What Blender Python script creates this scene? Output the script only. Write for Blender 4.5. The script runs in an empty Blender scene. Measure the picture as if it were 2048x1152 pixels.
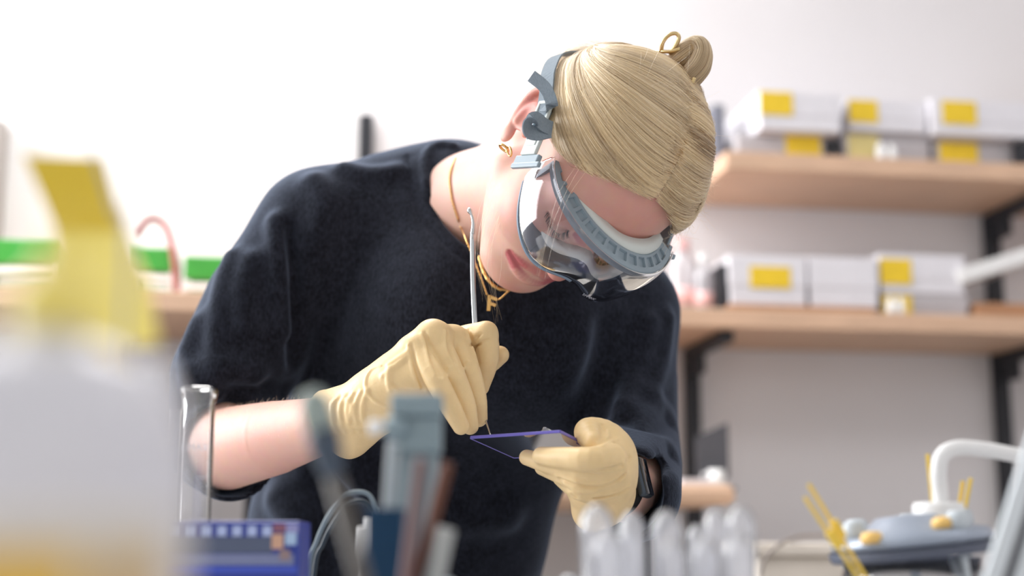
import bpy, bmesh, math, time
import numpy as np
from mathutils import Vector, Matrix
T0 = time.time()
SC = bpy.context.scene
COL = SC.collection
rng = np.random.default_rng(11)

# ------------------------------------------------------------------ camera
PITCH = math.radians(10.5)
CAM = np.array([0.0, 0.0, 0.98])
FPX = 50.0 / 36.0 * 2048.0
cF = np.array([0, math.cos(PITCH), math.sin(PITCH)])
cU = np.array([0, -math.sin(PITCH), math.cos(PITCH)])
cR = np.array([1.0, 0, 0])
cam = bpy.data.cameras.new('camera')
cam.lens = 50; cam.sensor_width = 36; cam.clip_start = 0.02
cam.dof.use_dof = True
cam.dof.focus_distance = 1.255
cam.dof.aperture_fstop = 2.5
camo = bpy.data.objects.new('camera', cam); COL.objects.link(camo)
camo.location = CAM
camo.rotation_euler = (math.pi / 2 + PITCH, 0, 0)
SC.camera = camo

# ------------------------------------------------------------------ light
SC.view_settings.view_transform = 'Standard'
SC.view_settings.look = 'None'
SC.view_settings.gamma = 1.0
SC.view_settings.use_curve_mapping = False
SC.view_settings.exposure = 0.0
w = bpy.data.worlds.new('lab_room_light'); SC.world = w; w.use_nodes = True
w.node_tree.nodes['Background'].inputs[0].default_value = (1.0, 0.98, 0.97, 1)
w.node_tree.nodes['Background'].inputs[1].default_value = 0.80
def area(name, loc, target, sx, sy, power, col=(1, 1, 1)):
    l = bpy.data.lights.new(name, 'AREA'); l.shape = 'RECTANGLE'; l.size = sx; l.size_y = sy
    l.energy = power; l.color = col
    o = bpy.data.objects.new(name, l); COL.objects.link(o); o.location = loc
    d = Vector(target) - Vector(loc)
    o.rotation_euler = d.to_track_quat('-Z', 'Y').to_euler()
    return o
area('window_daylight', (-2.15, 2.05, 1.9), (0.2, 1.55, 1.25), 1.9, 1.7, 112, (0.97, 0.985, 1.0))
area('fill_light_window_side', (-0.5, 2.2, 2.68), (-0.3, 2.1, 0.0), 1.6, 0.6, 30, (1.0, 0.98, 0.97))  # unseen overhead source, added as general fill for the room
area('fill_light_shelf_side', (1.35, 0.95, 2.68), (1.45, 2.6, 0.5), 1.4, 0.6, 11, (1.0, 0.985, 0.98))  # added out of view to lift the dim wall below the shelves

# ------------------------------------------------------------------ helpers
def P(px, py, d):
    """point seen at photo pixel (px,py), d metres in front of the lens plane"""
    return CAM + d * (cF + ((px - 1024.0) / FPX) * cR + ((576.0 - py) / FPX) * cU)
def s2l(c):
    c = np.array(c, float) / 255.0
    return tuple(np.where(c <= 0.04045, c / 12.92, ((c + 0.055) / 1.055) ** 2.4))
def nrm(v):
    v = np.asarray(v, float); return v / (np.linalg.norm(v) + 1e-12)

def mat(name, rgb, rough=0.5, metal=0.0, noise=0.0, nscale=20.0, bump=0.0, bscale=200.0, spec=0.5, sheen=0.0, sss=0.0,
        ssscol=None, coat=0.0, lin=False, stretch=None):
    m = bpy.data.materials.new(name); m.use_nodes = True
    nt = m.node_tree; b = nt.nodes['Principled BSDF']
    col = tuple(rgb) if lin else s2l(rgb)
    b.inputs['Base Color'].default_value = (*col, 1)
    b.inputs['Roughness'].default_value = rough
    b.inputs['Metallic'].default_value = metal
    b.inputs['Specular IOR Level'].default_value = spec
    if sheen:
        b.inputs['Sheen Weight'].default_value = sheen
        b.inputs['Sheen Roughness'].default_value = 0.5
    if sss:
        b.inputs['Subsurface Weight'].default_value = sss
        b.inputs['Subsurface Radius'].default_value = ssscol or (1.0, 0.35, 0.2)
        b.inputs['Subsurface Scale'].default_value = 0.006
    if coat: b.inputs['Coat Weight'].default_value = coat
    tc = None
    def coords():
        nonlocal tc
        if tc is None:
            t = nt.nodes.new('ShaderNodeTexCoord'); tc = t.outputs['Object']
            if stretch:
                mp = nt.nodes.new('ShaderNodeMapping'); mp.inputs['Scale'].default_value = stretch
                nt.links.new(tc, mp.inputs['Vector']); tc = mp.outputs[0]
        return tc
    if noise:
        n = nt.nodes.new('ShaderNodeTexNoise'); n.inputs['Scale'].default_value = nscale
        n.inputs['Detail'].default_value = 5
        nt.links.new(coords(), n.inputs['Vector'])
        r = nt.nodes.new('ShaderNodeValToRGB')
        r.color_ramp.elements[0].position = 0.3; r.color_ramp.elements[1].position = 0.7
        r.color_ramp.elements[0].color = (*[max(0, x * (1 - noise)) for x in col], 1)
        r.color_ramp.elements[1].color = (*[min(1, x * (1 + noise)) for x in col], 1)
        nt.links.new(n.outputs['Fac'], r.inputs[0]); nt.links.new(r.outputs[0], b.inputs['Base Color'])
    if bump:
        n2 = nt.nodes.new('ShaderNodeTexNoise'); n2.inputs['Scale'].default_value = bscale; n2.inputs['Detail'].default_value = 3
        nt.links.new(coords(), n2.inputs['Vector'])
        bp = nt.nodes.new('ShaderNodeBump'); bp.inputs['Strength'].default_value = bump; bp.inputs['Distance'].default_value = 0.002
        nt.links.new(n2.outputs['Fac'], bp.inputs['Height']); nt.links.new(bp.outputs[0], b.inputs['Normal'])
    return m

def clear_mat(name, tint=(0.96, 0.96, 0.98), rough=0.03, edge=0.06, ior=1.35, haze=0.0, hazecol=(0.9, 0.9, 0.95)):
    """thin clear plastic or glass wall: light passes straight, surface mirrors by Fresnel"""
    m = bpy.data.materials.new(name); m.use_nodes = True
    nt = m.node_tree; nt.nodes.clear()
    out = nt.nodes.new('ShaderNodeOutputMaterial')
    tr = nt.nodes.new('ShaderNodeBsdfTransparent'); tr.inputs[0].default_value = (*tint, 1)
    gl = nt.nodes.new('ShaderNodeBsdfGlossy'); gl.inputs['Roughness'].default_value = rough
    gl.inputs[0].default_value = (1, 1, 1, 1)
    fr = nt.nodes.new('ShaderNodeFresnel'); fr.inputs[0].default_value = ior
    ad = nt.nodes.new('ShaderNodeMath'); ad.operation = 'ADD'; ad.inputs[1].default_value = edge; ad.use_clamp = True
    nt.links.new(fr.outputs[0], ad.inputs[0])
    src = tr.outputs[0]
    if haze:
        df = nt.nodes.new('ShaderNodeBsdfDiffuse'); df.inputs[0].default_value = (*hazecol, 1)
        tl = nt.nodes.new('ShaderNodeBsdfTranslucent'); tl.inputs[0].default_value = (*hazecol, 1)
        a2 = nt.nodes.new('ShaderNodeMixShader'); a2.inputs[0].default_value = 0.5
        nt.links.new(df.outputs[0], a2.inputs[1]); nt.links.new(tl.outputs[0], a2.inputs[2])
        m2 = nt.nodes.new('ShaderNodeMixShader'); m2.inputs[0].default_value = haze
        nt.links.new(tr.outputs[0], m2.inputs[1]); nt.links.new(a2.outputs[0], m2.inputs[2]); src = m2.outputs[0]
    mx = nt.nodes.new('ShaderNodeMixShader')
    nt.links.new(ad.outputs[0], mx.inputs[0]); nt.links.new(src, mx.inputs[1]); nt.links.new(gl.outputs[0], mx.inputs[2])
    nt.links.new(mx.outputs[0], out.inputs['Surface'])
    return m

def tag(o, label, cat, group=None, kind=None):
    if label: o['label'] = label
    if cat: o['category'] = cat
    if group: o['group'] = group
    if kind: o['kind'] = kind
    return o
def thing(name, loc, label, cat, group=None):
    o = bpy.data.objects.new(name, None); COL.objects.link(o)
    o.location = Vector(loc); o.empty_display_size = 0.02
    return tag(o, label, cat, group)
def root_loc(o):
    l = np.zeros(3)
    while o is not None:
        l = l + np.array(o.location); o = o.parent
    return l
def obj(name, geo, m, parent=None, smooth=False, label=None, origin=None):
    """geo = (verts in world metres, faces): ONE mesh object"""
    v, f = geo
    v = np.asarray(v, float)
    if origin is None:
        origin = v.mean(0) if parent is None else root_loc(parent)
    origin = np.asarray(origin, float)
    me = bpy.data.meshes.new(name)
    if isinstance(f, np.ndarray):
        n = len(f); k = f.shape[1]
        me.vertices.add(len(v)); me.vertices.foreach_set('co', (v - origin).astype(np.float32).ravel())
        me.loops.add(n * k); me.loops.foreach_set('vertex_index', f.astype(np.int32).ravel())
        me.polygons.add(n); me.polygons.foreach_set('loop_start', np.arange(0, n * k, k, dtype=np.int32))
        me.update(calc_edges=True)
    else:
        me.from_pydata([tuple(x) for x in (v - origin)], [], [tuple(x) for x in f]); me.update()
    if smooth: me.polygons.foreach_set('use_smooth', [True] * len(me.polygons))
    o = bpy.data.objects.new(name, me); COL.objects.link(o)
    if m is not None: me.materials.append(m)
    o.parent = parent
    o.location = Vector(origin - (root_loc(parent) if parent is not None else 0))
    if label: o['label'] = label
    return o

def join(*geos):
    V = []; F = []; n = 0
    for v, f in geos:
        V += [tuple(x) for x in v]; F += [tuple(int(i) + n for i in q) for q in f]; n += len(v)
    return np.array(V), F
def bx(c, s, M=None, bev=0.0, seg=2):
    """box centred at c with size s, axes M rows, bevelled"""
    bm = bmesh.new(); bmesh.ops.create_cube(bm, size=1.0)
    for v in bm.verts: v.co = Vector((v.co.x * s[0], v.co.y * s[1], v.co.z * s[2]))
    if bev: bmesh.ops.bevel(bm, geom=bm.edges[:], offset=bev, segments=seg, affect='EDGES', profile=0.5)
    v = np.array([x.co[:] for x in bm.verts]); bm.verts.index_update()
    f = [[x.index for x in q.verts] for q in bm.faces]; bm.free()
    if M is not None: v = v @ np.asarray(M)
    return v + np.asarray(c), f
def spline(pts, n=8):
    p = np.asarray(pts, float)
    if len(p) < 3:
        t = np.linspace(0, 1, n + 1)[:, None]; return p[0] * (1 - t) + p[-1] * t
    q = np.vstack([2 * p[0] - p[1], p, 2 * p[-1] - p[-2]]); out = []
    for i in range(1, len(q) - 2):
        for t in np.linspace(0, 1, n, endpoint=False):
            a, b, c, d = q[i - 1], q[i], q[i + 1], q[i + 2]
            out.append(0.5 * (2 * b + (c - a) * t + (2 * a - 5 * b + 4 * c - d) * t * t + (3 * b - a - 3 * c + d) * t ** 3))
    out.append(p[-1]); return np.array(out)
def frames(p):
    t = np.gradient(p, axis=0); t /= np.linalg.norm(t, axis=1)[:, None] + 1e-12
    u = np.cross(t[0], [0.13, 0.21, 0.97]); u = nrm(u); U = []
    for k in t:
        u = nrm(u - k * (u @ k)); U.append(u)
    U = np.array(U); return t, U, np.cross(t, U)
def tube(pts, r, seg=10, cap=True):
    p = np.asarray(pts, float); t, u, w_ = frames(p)
    r = np.broadcast_to(np.asarray(r, float), (len(p),))
    a = np.linspace(0, 2 * np.pi, seg, endpoint=False)
    v = (p[:, None] + r[:, None, None] * (np.cos(a)[None, :, None] * u[:, None] + np.sin(a)[None, :, None] * w_[:, None])).reshape(-1, 3)
    f = []
    for i in range(len(p) - 1):
        for j in range(seg):
            k = (j + 1) % seg
            f.append((i * seg + j, i * seg + k, (i + 1) * seg + k, (i + 1) * seg + j))
    if cap:
        f.append(tuple(range(seg))[::-1]); f.append(tuple((len(p) - 1) * seg + j for j in range(seg)))
    return v, f
def lathe(base, axis, prof, seg=24, sx=1.0):
    """prof: list of (radius, height along axis)"""
    axis = nrm(axis); u = nrm(np.cross(axis, [0.0, 1.0, 0.02])); w_ = np.cross(axis, u)
    a = np.linspace(0, 2 * np.pi, seg, endpoint=False); v = []
    for r, h in prof:
        v += list(np.asarray(base) + axis * h + r * (np.cos(a)[:, None] * u * sx + np.sin(a)[:, None] * w_))
    f = []
    for i in range(len(prof) - 1):
        for j in range(seg):
            k = (j + 1) % seg
            f.append((i * seg + j, i * seg + k, (i + 1) * seg + k, (i + 1) * seg + j))
    if prof[0][0] > 1e-5: f.append(tuple(range(seg))[::-1])
    if prof[-1][0] > 1e-5: f.append(tuple((len(prof) - 1) * seg + j for j in range(seg)))
    return np.array(v), f
def ribbon(pts, side, width, thick):
    """flat strap: rectangular section swept along pts; side = direction(s) across the width"""
    p = np.asarray(pts, float); n = len(p)
    t = np.gradient(p, axis=0); t /= np.linalg.norm(t, axis=1)[:, None]
    s = np.broadcast_to(np.asarray(side, float), p.shape)
    s = s - t * (s * t).sum(1)[:, None]; s /= np.linalg.norm(s, axis=1)[:, None]
    nn = np.cross(t, s); w_ = np.broadcast_to(np.asarray(width, float), (n,))[:, None] / 2
    h = thick / 2
    v = np.stack([p - s * w_ - nn * h, p + s * w_ - nn * h, p + s * w_ + nn * h, p - s * w_ + nn * h], 1).reshape(-1, 3)
    f = []
    for i in range(n - 1):
        for j in range(4):
            k = (j + 1) % 4
            f.append((i * 4 + j, i * 4 + k, (i + 1) * 4 + k, (i + 1) * 4 + j))
    f.append((3, 2, 1, 0)); f.append(tuple((n - 1) * 4 + j for j in range(4)))
    return v, f

# ------------------------------------------------------------------ smooth solid modelling (distance fields -> mesh)
class Field:
    def __init__(self): self.ops = []; self.frames = [(np.eye(3), np.zeros(3))]
    def frame(self, R, C): self.frames.append((np.asarray(R), np.asarray(C))); return len(self.frames) - 1
    def add(self, fn, c, R, k=0.01, op='u', fr=0):
        R_, C_ = self.frames[fr]
        self.ops.append((fn, R_ @ np.asarray(c, float) + C_, R, k, op, fr)); return self
    def cap(self, a, b, ra, rb=None, k=0.01, op='u', fr=0, flat=None):
        a = np.asarray(a, float); b = np.asarray(b, float); rb = ra if rb is None else rb
        ab = b - a; L2 = ab @ ab + 1e-12
        fl = None
        if flat is not None:
            fl = (nrm(flat[0]), flat[1])
        def fn(p):
            q = p - a; t = np.clip((q @ ab) / L2, 0, 1)
            v = q - t[:, None] * ab
            r = ra + t * (rb - ra)
            if fl is None: return np.sqrt((v * v).sum(1)) - r
            wv = v @ fl[0]
            d2 = (v * v).sum(1) - wv * wv + (wv / fl[1]) ** 2
            return (np.sqrt(d2) - r) * min(1.0, fl[1])
        m = max(1.0, fl[1]) if fl else 1.0
        return self.add(fn, (a + b) / 2, math.sqrt(L2) / 2 + max(ra, rb) * m, k, op, fr)
    def poly(self, pts, r, k=0.01, op='u', fr=0):
        pts = np.asarray(pts, float)
        r = np.broadcast_to(np.asarray(r, float), (len(pts),))
        def fn(p):
            best = None
            for i in range(len(pts) - 1):
                a = pts[i]; ab = pts[i + 1] - a
                q = p - a; t = np.clip((q @ ab) / (ab @ ab + 1e-12), 0, 1)
                v = q - t[:, None] * ab
                e = np.sqrt((v * v).sum(1)) - (r[i] + t * (r[i + 1] - r[i]))
                best = e if best is None else np.minimum(best, e)
            return best
        c = (pts.max(0) + pts.min(0)) / 2
        return self.add(fn, c, np.linalg.norm(pts - c, axis=1).max() + r.max(), k, op, fr)
    def ell(self, c, r, k=0.01, op='u', fr=0, M=None):
        c = np.asarray(c, float); r = np.asarray(r, float)
        def fn(p):
            q = p - c
            if M is not None: q = q @ np.asarray(M).T
            k0 = np.sqrt(((q / r) ** 2).sum(1)); k1 = np.sqrt(((q / r ** 2) ** 2).sum(1)) + 1e-9
            return k0 * (k0 - 1) / k1
        return self.add(fn, c, r.max(), k, op, fr)
    def half(self, pt, n, c, R, k=0.003, op='s', fr=0):
        pt = np.asarray(pt, float); n = nrm(n)
        c_ = np.asarray(c, float)
        def fn(p): return np.maximum((p - pt) @ n, np.sqrt(((p - c_) ** 2).sum(1)) - R)
        return self.add(fn, c, R, k, op, fr)
    def eval(self, p, cull=None):
        d = np.full(len(p), 1e3); cache = {}
        kmax = max(o[3] for o in self.ops) if cull is not None else 0
        for fn, c, R, k, op, fr in self.ops:
            if cull is not None:
                if np.linalg.norm(cull[0] - c) > cull[1] + R * 1.03 + kmax * 1.15 + 0.004: continue
            if fr == 0: q = p
            else:
                if fr not in cache:
                    R_, C_ = self.frames[fr]; cache[fr] = (p - C_) @ R_
                q = cache[fr]
            e = fn(q)
            if op == 's': e = -e
            if k > 0:
                h = np.maximum(k - np.abs(d - e), 0) / k; bl = h * h * k * 0.25
            else: bl = 0
            d = np.minimum(d, e) - bl if op == 'u' else np.maximum(d, e) + bl
        return d
    def hit(self, px, py, d0=0.9, d1=2.2):
        """first surface point along the line of sight through a photo pixel"""
        o = CAM; r = cF + ((px - 1024.0) / FPX) * cR + ((576.0 - py) / FPX) * cU
        L = np.linalg.norm(r); t = d0
        for _ in range(90):
            e = self.eval((o + r * t)[None])[0]
            if e < 2e-4: return o + r * t
            t += e * 0.8 / L
            if t > d1: break
        return None
    def hits(self, pts, push=0.0, fall=None):
        out = []
        for p in pts:
            h = self.hit(*p[:2])
            if h is None: continue
            out.append(h + push * nrm(h - CAM))
        return out
    def mesh(self, h, B=16):
        lo = np.min([c - R - k for _, c, R, k, op, _f in self.ops if op == 'u'], axis=0) - 3 * h
        hi = np.max([c + R + k for _, c, R, k, op, _f in self.ops if op == 'u'], axis=0) + 3 * h
        bs = B * h
        nb = np.ceil((hi - lo) / bs).astype(int)
        ii = np.stack(np.meshgrid(*[np.arange(n) for n in nb], indexing='ij'), -1).reshape(-1, 3)
        cen = lo + (ii + 0.5) * bs
        dc = np.concatenate([self.eval(cen[i:i + 20000]) for i in range(0, len(cen), 20000)])
        act = ii[np.abs(dc) < bs * 0.866 * 1.3 + 0.003]
        N = (nb * B + 2).astype(np.int64)
        g = np.stack(np.meshgrid(*[np.arange(B + 1)] * 3, indexing='ij'), -1).reshape(-1, 3)
        keys = []; vs = []; quads = []
        def key(c): return (c[:, 0] * N[1] + c[:, 1]) * N[2] + c[:, 2]
        S = B + 1
        def work(b):
            base = b * B
            p = lo + (base + g) * h
            cc = lo + (b + 0.5) * bs
            d = self.eval(p, (cc, bs * 0.87)).reshape(S, S, S)
            s = d < 0
            if s.all() or not s.any(): return None
            n8 = sum(s[i:B + i, j:B + j, k:B + k].astype(np.int8) for i in (0, 1) for j in (0, 1) for k in (0, 1))
            cells = np.argwhere((n8 > 0) & (n8 < 8))
            if not len(cells): return None
            acc = np.zeros((len(cells), 3)); cnt = np.zeros(len(cells))
            for ax in range(3):
                o1, o2 = [a for a in range(3) if a != ax]
                for i in (0, 1):
                    for j in (0, 1):
                        c0 = cells.copy(); c0[:, o1] += i; c0[:, o2] += j
                        c1 = c0.copy(); c1[:, ax] += 1
                        a = d[c0[:, 0], c0[:, 1], c0[:, 2]]; e = d[c1[:, 0], c1[:, 1], c1[:, 2]]
                        m = (a < 0) != (e < 0)
                        t = np.where(m, a / np.where(m, a - e, 1), 0)
                        q = c0.astype(float); q[:, ax] += t
                        acc[m] += q[m]; cnt[m] += 1
            v = lo + (base + acc / cnt[:, None]) * h
            cull = (cc, bs * 0.87)
            n_ = len(v); ee = 0.3 * h
            for _ in range(2):
                e = self.eval(np.concatenate([v, v + (ee, 0, 0), v + (0, ee, 0), v + (0, 0, ee)]), cull).reshape(4, n_)
                gr = ((e[1:] - e[0]) / ee).T
                st = -e[0][:, None] * gr / ((gr * gr).sum(1)[:, None] + 0.05)
                v = v + np.clip(st, -0.5 * h, 0.5 * h)
            kq = []
            for ax in range(3):
                o1, o2 = (ax + 1) % 3, (ax + 2) % 3
                sl0 = [slice(0, B)] * 3; sl1 = [slice(0, B)] * 3; sl1[ax] = slice(1, B + 1)
                s0 = s[tuple(sl0)]; s1 = s[tuple(sl1)]
                for flip, mm in ((False, s0 & ~s1), (True, ~s0 & s1)):
                    e = np.argwhere(mm) + base
                    if not len(e): continue
                    q = []
                    for (i, j) in ((0, 0), (1, 0), (1, 1), (0, 1)):
                        c = e.copy(); c[:, o1] -= i; c[:, o2] -= j; q.append(key(c))
                    q = np.stack(q, 1)
                    kq.append(q[:, ::-1] if flip else q)
            return key(cells + base), v, kq
        for r in map(work, act):
            if r is not None: keys.append(r[0]); vs.append(r[1]); quads += r[2]
        keys = np.concatenate(keys); V = np.concatenate(vs); Q = np.concatenate(quads)
        o = np.argsort(keys); ks = keys[o]
        idx = np.searchsorted(ks, Q); idx = np.clip(idx, 0, len(ks) - 1)
        ok = (ks[idx] == Q).all(1)
        return V[o], idx[ok]

# ------------------------------------------------------------------ room shell
M_WALL = mat('white_wall_paint', (226, 223, 225), 0.85, noise=0.02, nscale=3, bump=0.1, bscale=180)
M_FLOOR = mat('grey_floor_vinyl', (150, 148, 145), 0.5, noise=0.10, nscale=30)
M_CEIL = mat('white_ceiling', (235, 235, 233), 0.9)
M_WOOD = mat('pale_beech_wood', (214, 178, 150), 0.55, noise=0.10, nscale=9, stretch=(1, 6, 14))
M_BLACK = mat('black_steel', (24, 26, 34), 0.5)
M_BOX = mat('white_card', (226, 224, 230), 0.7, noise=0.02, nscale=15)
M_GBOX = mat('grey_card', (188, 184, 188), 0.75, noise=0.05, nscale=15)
M_YLAB = mat('yellow_paper', (236, 200, 40), 0.6, noise=0.08, nscale=60)
M_PLAB = mat('faded_yellow_paper', (222, 206, 140), 0.6, noise=0.06, nscale=60)
M_BROWN = mat('brown_card', (178, 132, 98), 0.8, noise=0.10, nscale=25)
M_BEIGE = mat('beige_card', (232, 222, 210), 0.8, noise=0.06, nscale=14)
M_WHITEP = mat('white_plastic', (240, 240, 240), 0.35)
M_PINK = mat('pale_pink_plastic', (236, 190, 188), 0.4)
YAW = math.radians(9)
we = np.array([math.cos(YAW), math.sin(YAW), 0]); wn = np.array([math.sin(YAW), -math.cos(YAW), 0]); wz = np.array([0, 0, 1.0])
W0 = P(1400, 409, 3.0)
WM = np.array([we, wn, wz])
def WP(px, py, off):
    r = cF + ((px - 1024.0) / FPX) * cR + ((576.0 - py) / FPX) * cU
    t = (off + (W0 - CAM) @ wn) / (r @ wn)
    return CAM + r * t
def wc_(s, off, z): return W0 * np.array([1, 1, 0]) + we * s + wn * off + wz * z
def ws(p): return (p - W0) @ we
def wbox(s0, s1, o0, o1, z0, z1, bev=0.0):
    return bx(wc_((s0 + s1) / 2, (o0 + o1) / 2, (z0 + z1) / 2), (abs(s1 - s0), abs(o1 - o0), abs(z1 - z0)), WM, bev)
def struct(name, geo, m):
    o = obj(name, geo, m); o['kind'] = 'structure'; return o
RX0, RX1, RY0, RZ = -2.6, 2.6, -1.2, 2.75
struct('floor', bx((0, 1.4, -0.05), (5.4, 5.6, 0.1)), M_FLOOR)
struct('ceiling', bx((0, 1.4, RZ + 0.05), (5.4, 5.6, 0.1)), M_CEIL)
struct('wall_back', wbox(-4.4, 3.4, -0.10, 0.0, 0, RZ), M_WALL)
struct('wall_right', bx((RX1 + 0.05, 1.4, RZ / 2), (0.1, 5.4, RZ)), M_WALL)
# left wall with the window the daylight comes through
wy0, wy1, wz0, wz1 = 1.05, 2.45, 0.95, 2.45
struct('wall_left', join(bx((RX0 - .05, (RY0 + wy0) / 2, RZ / 2), (.1, wy0 - RY0, RZ)), bx((RX0 - .05, (wy1 + 4.1) / 2, RZ / 2), (.1, 4.1 - wy1, RZ)),
                         bx((RX0 - .05, (wy0 + wy1) / 2, wz0 / 2), (.1, wy1 - wy0, wz0)), bx((RX0 - .05, (wy0 + wy1) / 2, (wz1 + RZ) / 2), (.1, wy1 - wy0, RZ - wz1))), M_WALL)
wf_ = struct('window_1', join(bx((RX0 - .05, wy0 + .03, (wz0 + wz1) / 2), (.07, .06, wz1 - wz0)), bx((RX0 - .05, wy1 - .03, (wz0 + wz1) / 2), (.07, .06, wz1 - wz0)),
                              bx((RX0 - .05, (wy0 + wy1) / 2, wz0 + .03), (.07, wy1 - wy0 - .12, .06)), bx((RX0 - .05, (wy0 + wy1) / 2, wz1 - .03), (.07, wy1 - wy0 - .12, .06))), M_WHITEP)

# ------------------------------------------------------------------ wall shelving on the right
def shelf_at(py_front_bottom, px, depth, thick):
    return WP(px, py_front_bottom, depth)[2]
SD = 0.29
zt_ = WP(1470, 338, SD)[2]          # underside of the upper shelf
zl_ = WP(1470, 655, SD)[2]          # underside of the lower shelf
TH = 0.036
st0 = ws(WP(1452, 320, SD)); s_end = 1.30
def shelf(label, s0, s1, z, th=TH, dep=SD, name='wall_shelf'):
    t = thing(name, wc_((s0 + s1) / 2, dep / 2, z), label, 'shelf')
    obj('board', wbox(s0, s1, 0.002, dep, z, z + th, 0.003), M_WOOD, t)
    return t
T_UP = shelf('upper beech wall shelf stacked with white boxes', st0, s_end, zt_)
sl0 = ws(WP(700, 655, SD))
T_LO = shelf('lower beech wall shelf carrying boxes and a tilted white folder', sl0, s_end, zl_)
def bracket(parent, s, z, dep):
    obj('bracket', join(wbox(s - .013, s + .013, 0.03, dep - .02, z - 0.022, z - 0.0005), wbox(s - .008, s + .008, 0.03, 0.09, z - .06, z - .02)), M_BLACK, parent)
sA = ws(WP(1383, 760, 0.015)); sB = ws(WP(2003, 800, 0.015))
bracket(T_LO, sA, zl_, SD - 0.01); bracket(T_LO, sB, zl_, SD); bracket(T_UP, sB, zt_, SD); bracket(T_LO, sA - 0.85, zl_, SD)
def upright(s, z0, z1, label):
    t = thing('shelf_upright', wc_(s, 0.015, z0), label, 'shelf upright')
    obj('rail', wbox(s - .0145, s + .0145, 0.002, 0.030, z0, z1, 0.001), M_BLACK, t)
upright(sA, 0.72, zl_ - 0.002, 'black shelf upright just right of the dark sleeve')
upright(sB, 0.72, zt_ - 0.002, 'black shelf upright near the white bent tube')
sC = ws(WP(731, 300, 0.015))
upright(sC, 1.02, WP(731, 228, 0.03)[2], 'black shelf upright whose top shows above the dark shirt shoulder')

def carton(name, label, s0, s1, z0, h, front, dep, m, lab=None, labm=None, group=None, lid=True):
    t = thing(name, wc_((s0 + s1) / 2, front - dep / 2, z0), label, 'box', group)
    hl_ = h * 0.62
    obj('base', wbox(s0 + .002, s1 - .002, front - dep + .002, front - .002, z0, z0 + h * 0.96, 0.002), m, t)
    if lid: obj('lid', wbox(s0, s1, front - dep, front, z0 + h - hl_, z0 + h, 0.002), m, t)
    if lab is not None:
        a0, a1, b0, b1 = lab
        obj('label', wbox(a0, a1, front - 0.0002, front + 0.0014, b0, b1), labm or M_YLAB, t)
    return t
def cpx(name, label, x0, y0, x1, y1, front, dep, m, labpx=None, labm=None, z0=None, group=None, lid=True):
    a_, b_ = WP(x0, y1, front), WP(x1, y0, front)
    c_ = WP(x0, y0, front)
    zb_ = z0 if z0 is not None else a_[2]
    lab = None
    if labpx:
        l0, l1 = WP(labpx[0], labpx[3], front), WP(labpx[2], labpx[1], front); l2 = WP(labpx[0], labpx[1], front)
        lab = (ws(l0), ws(l1), l0[2], l2[2])
    carton(name, label, ws(c_), ws(b_), zb_, c_[2] - zb_, front, dep, m, lab, labm, group, lid)
    return c_[2]
zu = zt_ + TH; zl = zl_ + TH
G_ = 'boxes on the wall shelves'
# upper shelf, bottom row then top row
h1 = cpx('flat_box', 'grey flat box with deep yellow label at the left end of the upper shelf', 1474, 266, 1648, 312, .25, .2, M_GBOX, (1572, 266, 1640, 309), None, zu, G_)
tag(obj('binder_block', wbox(ws(WP(1652, 300, .24)), ws(WP(1680, 300, .24)), .06, .24, zu, zu + 0.046, .002), M_BLACK), 'dark block between the two lower boxes of the upper shelf', 'block')
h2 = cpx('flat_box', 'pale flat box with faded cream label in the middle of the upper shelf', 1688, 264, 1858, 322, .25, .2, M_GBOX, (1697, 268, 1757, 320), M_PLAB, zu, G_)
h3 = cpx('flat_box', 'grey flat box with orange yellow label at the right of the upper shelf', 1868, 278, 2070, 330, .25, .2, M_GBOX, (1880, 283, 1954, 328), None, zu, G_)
zz = max(h1, h2)
cpx('lidded_box', 'long white lidded box with yellow label nearest the blond hair', 1517, 180, 1682, 256, .285, .25, M_BOX, (1520, 182, 1584, 228), None, h1 + .0005, G_)
cpx('lidded_box', 'white lidded box with golden label, second on top of the upper shelf', 1695, 197, 1852, 264, .27, .22, M_BOX, (1698, 199, 1754, 243), None, h2 + .0005, G_)
cpx('lidded_box', 'wide white lidded box with yellow label at the right end of the top row', 1862, 196, 2110, 272, .285, .25, M_BOX, (1886, 201, 1951, 247), None, h3 + .0005, G_)
tag(obj('binder', wbox(ws(WP(1428, 290, .22)), ws(WP(1452, 290, .22)), .02, .22, zu, zu + 0.115, .003), mat('slate_card', (120, 122, 134), 0.7)), 'slate grey file standing at the left end of the upper shelf', 'file')
def vial(name, label, px, py, front, h, r, m, z0, capm=None, group=None):
    c = WP(px, py, front); s = ws(c); b_ = wc_(s, front, z0)
    t = thing(name, b_, label, 'bottle', group)
    obj('body', lathe(b_, wz, [(r * .92, 0), (r, .004), (r, h * .72), (r * .55, h * .8), (r * .5, h * .84)], 20), m, t, True)
    obj('cap', lathe(b_ + wz * h * .82, wz, [(r * .62, 0), (r * .62, h * .16), (r * .55, h * .18)], 20), capm or m, t, False)
vial('vial', 'left one of two small white vials before the cream labelled box', 1762, 318, .272, .034, .009, M_WHITEP, zu, None, 'white vials on the upper shelf')
vial('vial', 'right one of two small white vials before the cream labelled box', 1784, 318, .272, .032, .009, M_WHITEP, zu, None, 'white vials on the upper shelf')
tag(obj('clip_block', wbox(ws(WP(2030, 300, .27)), ws(WP(2062, 300, .27)), .258, .278, zu, zu + .05, .002), M_BLACK), 'black block at the right end of the upper shelf', 'block')
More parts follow.
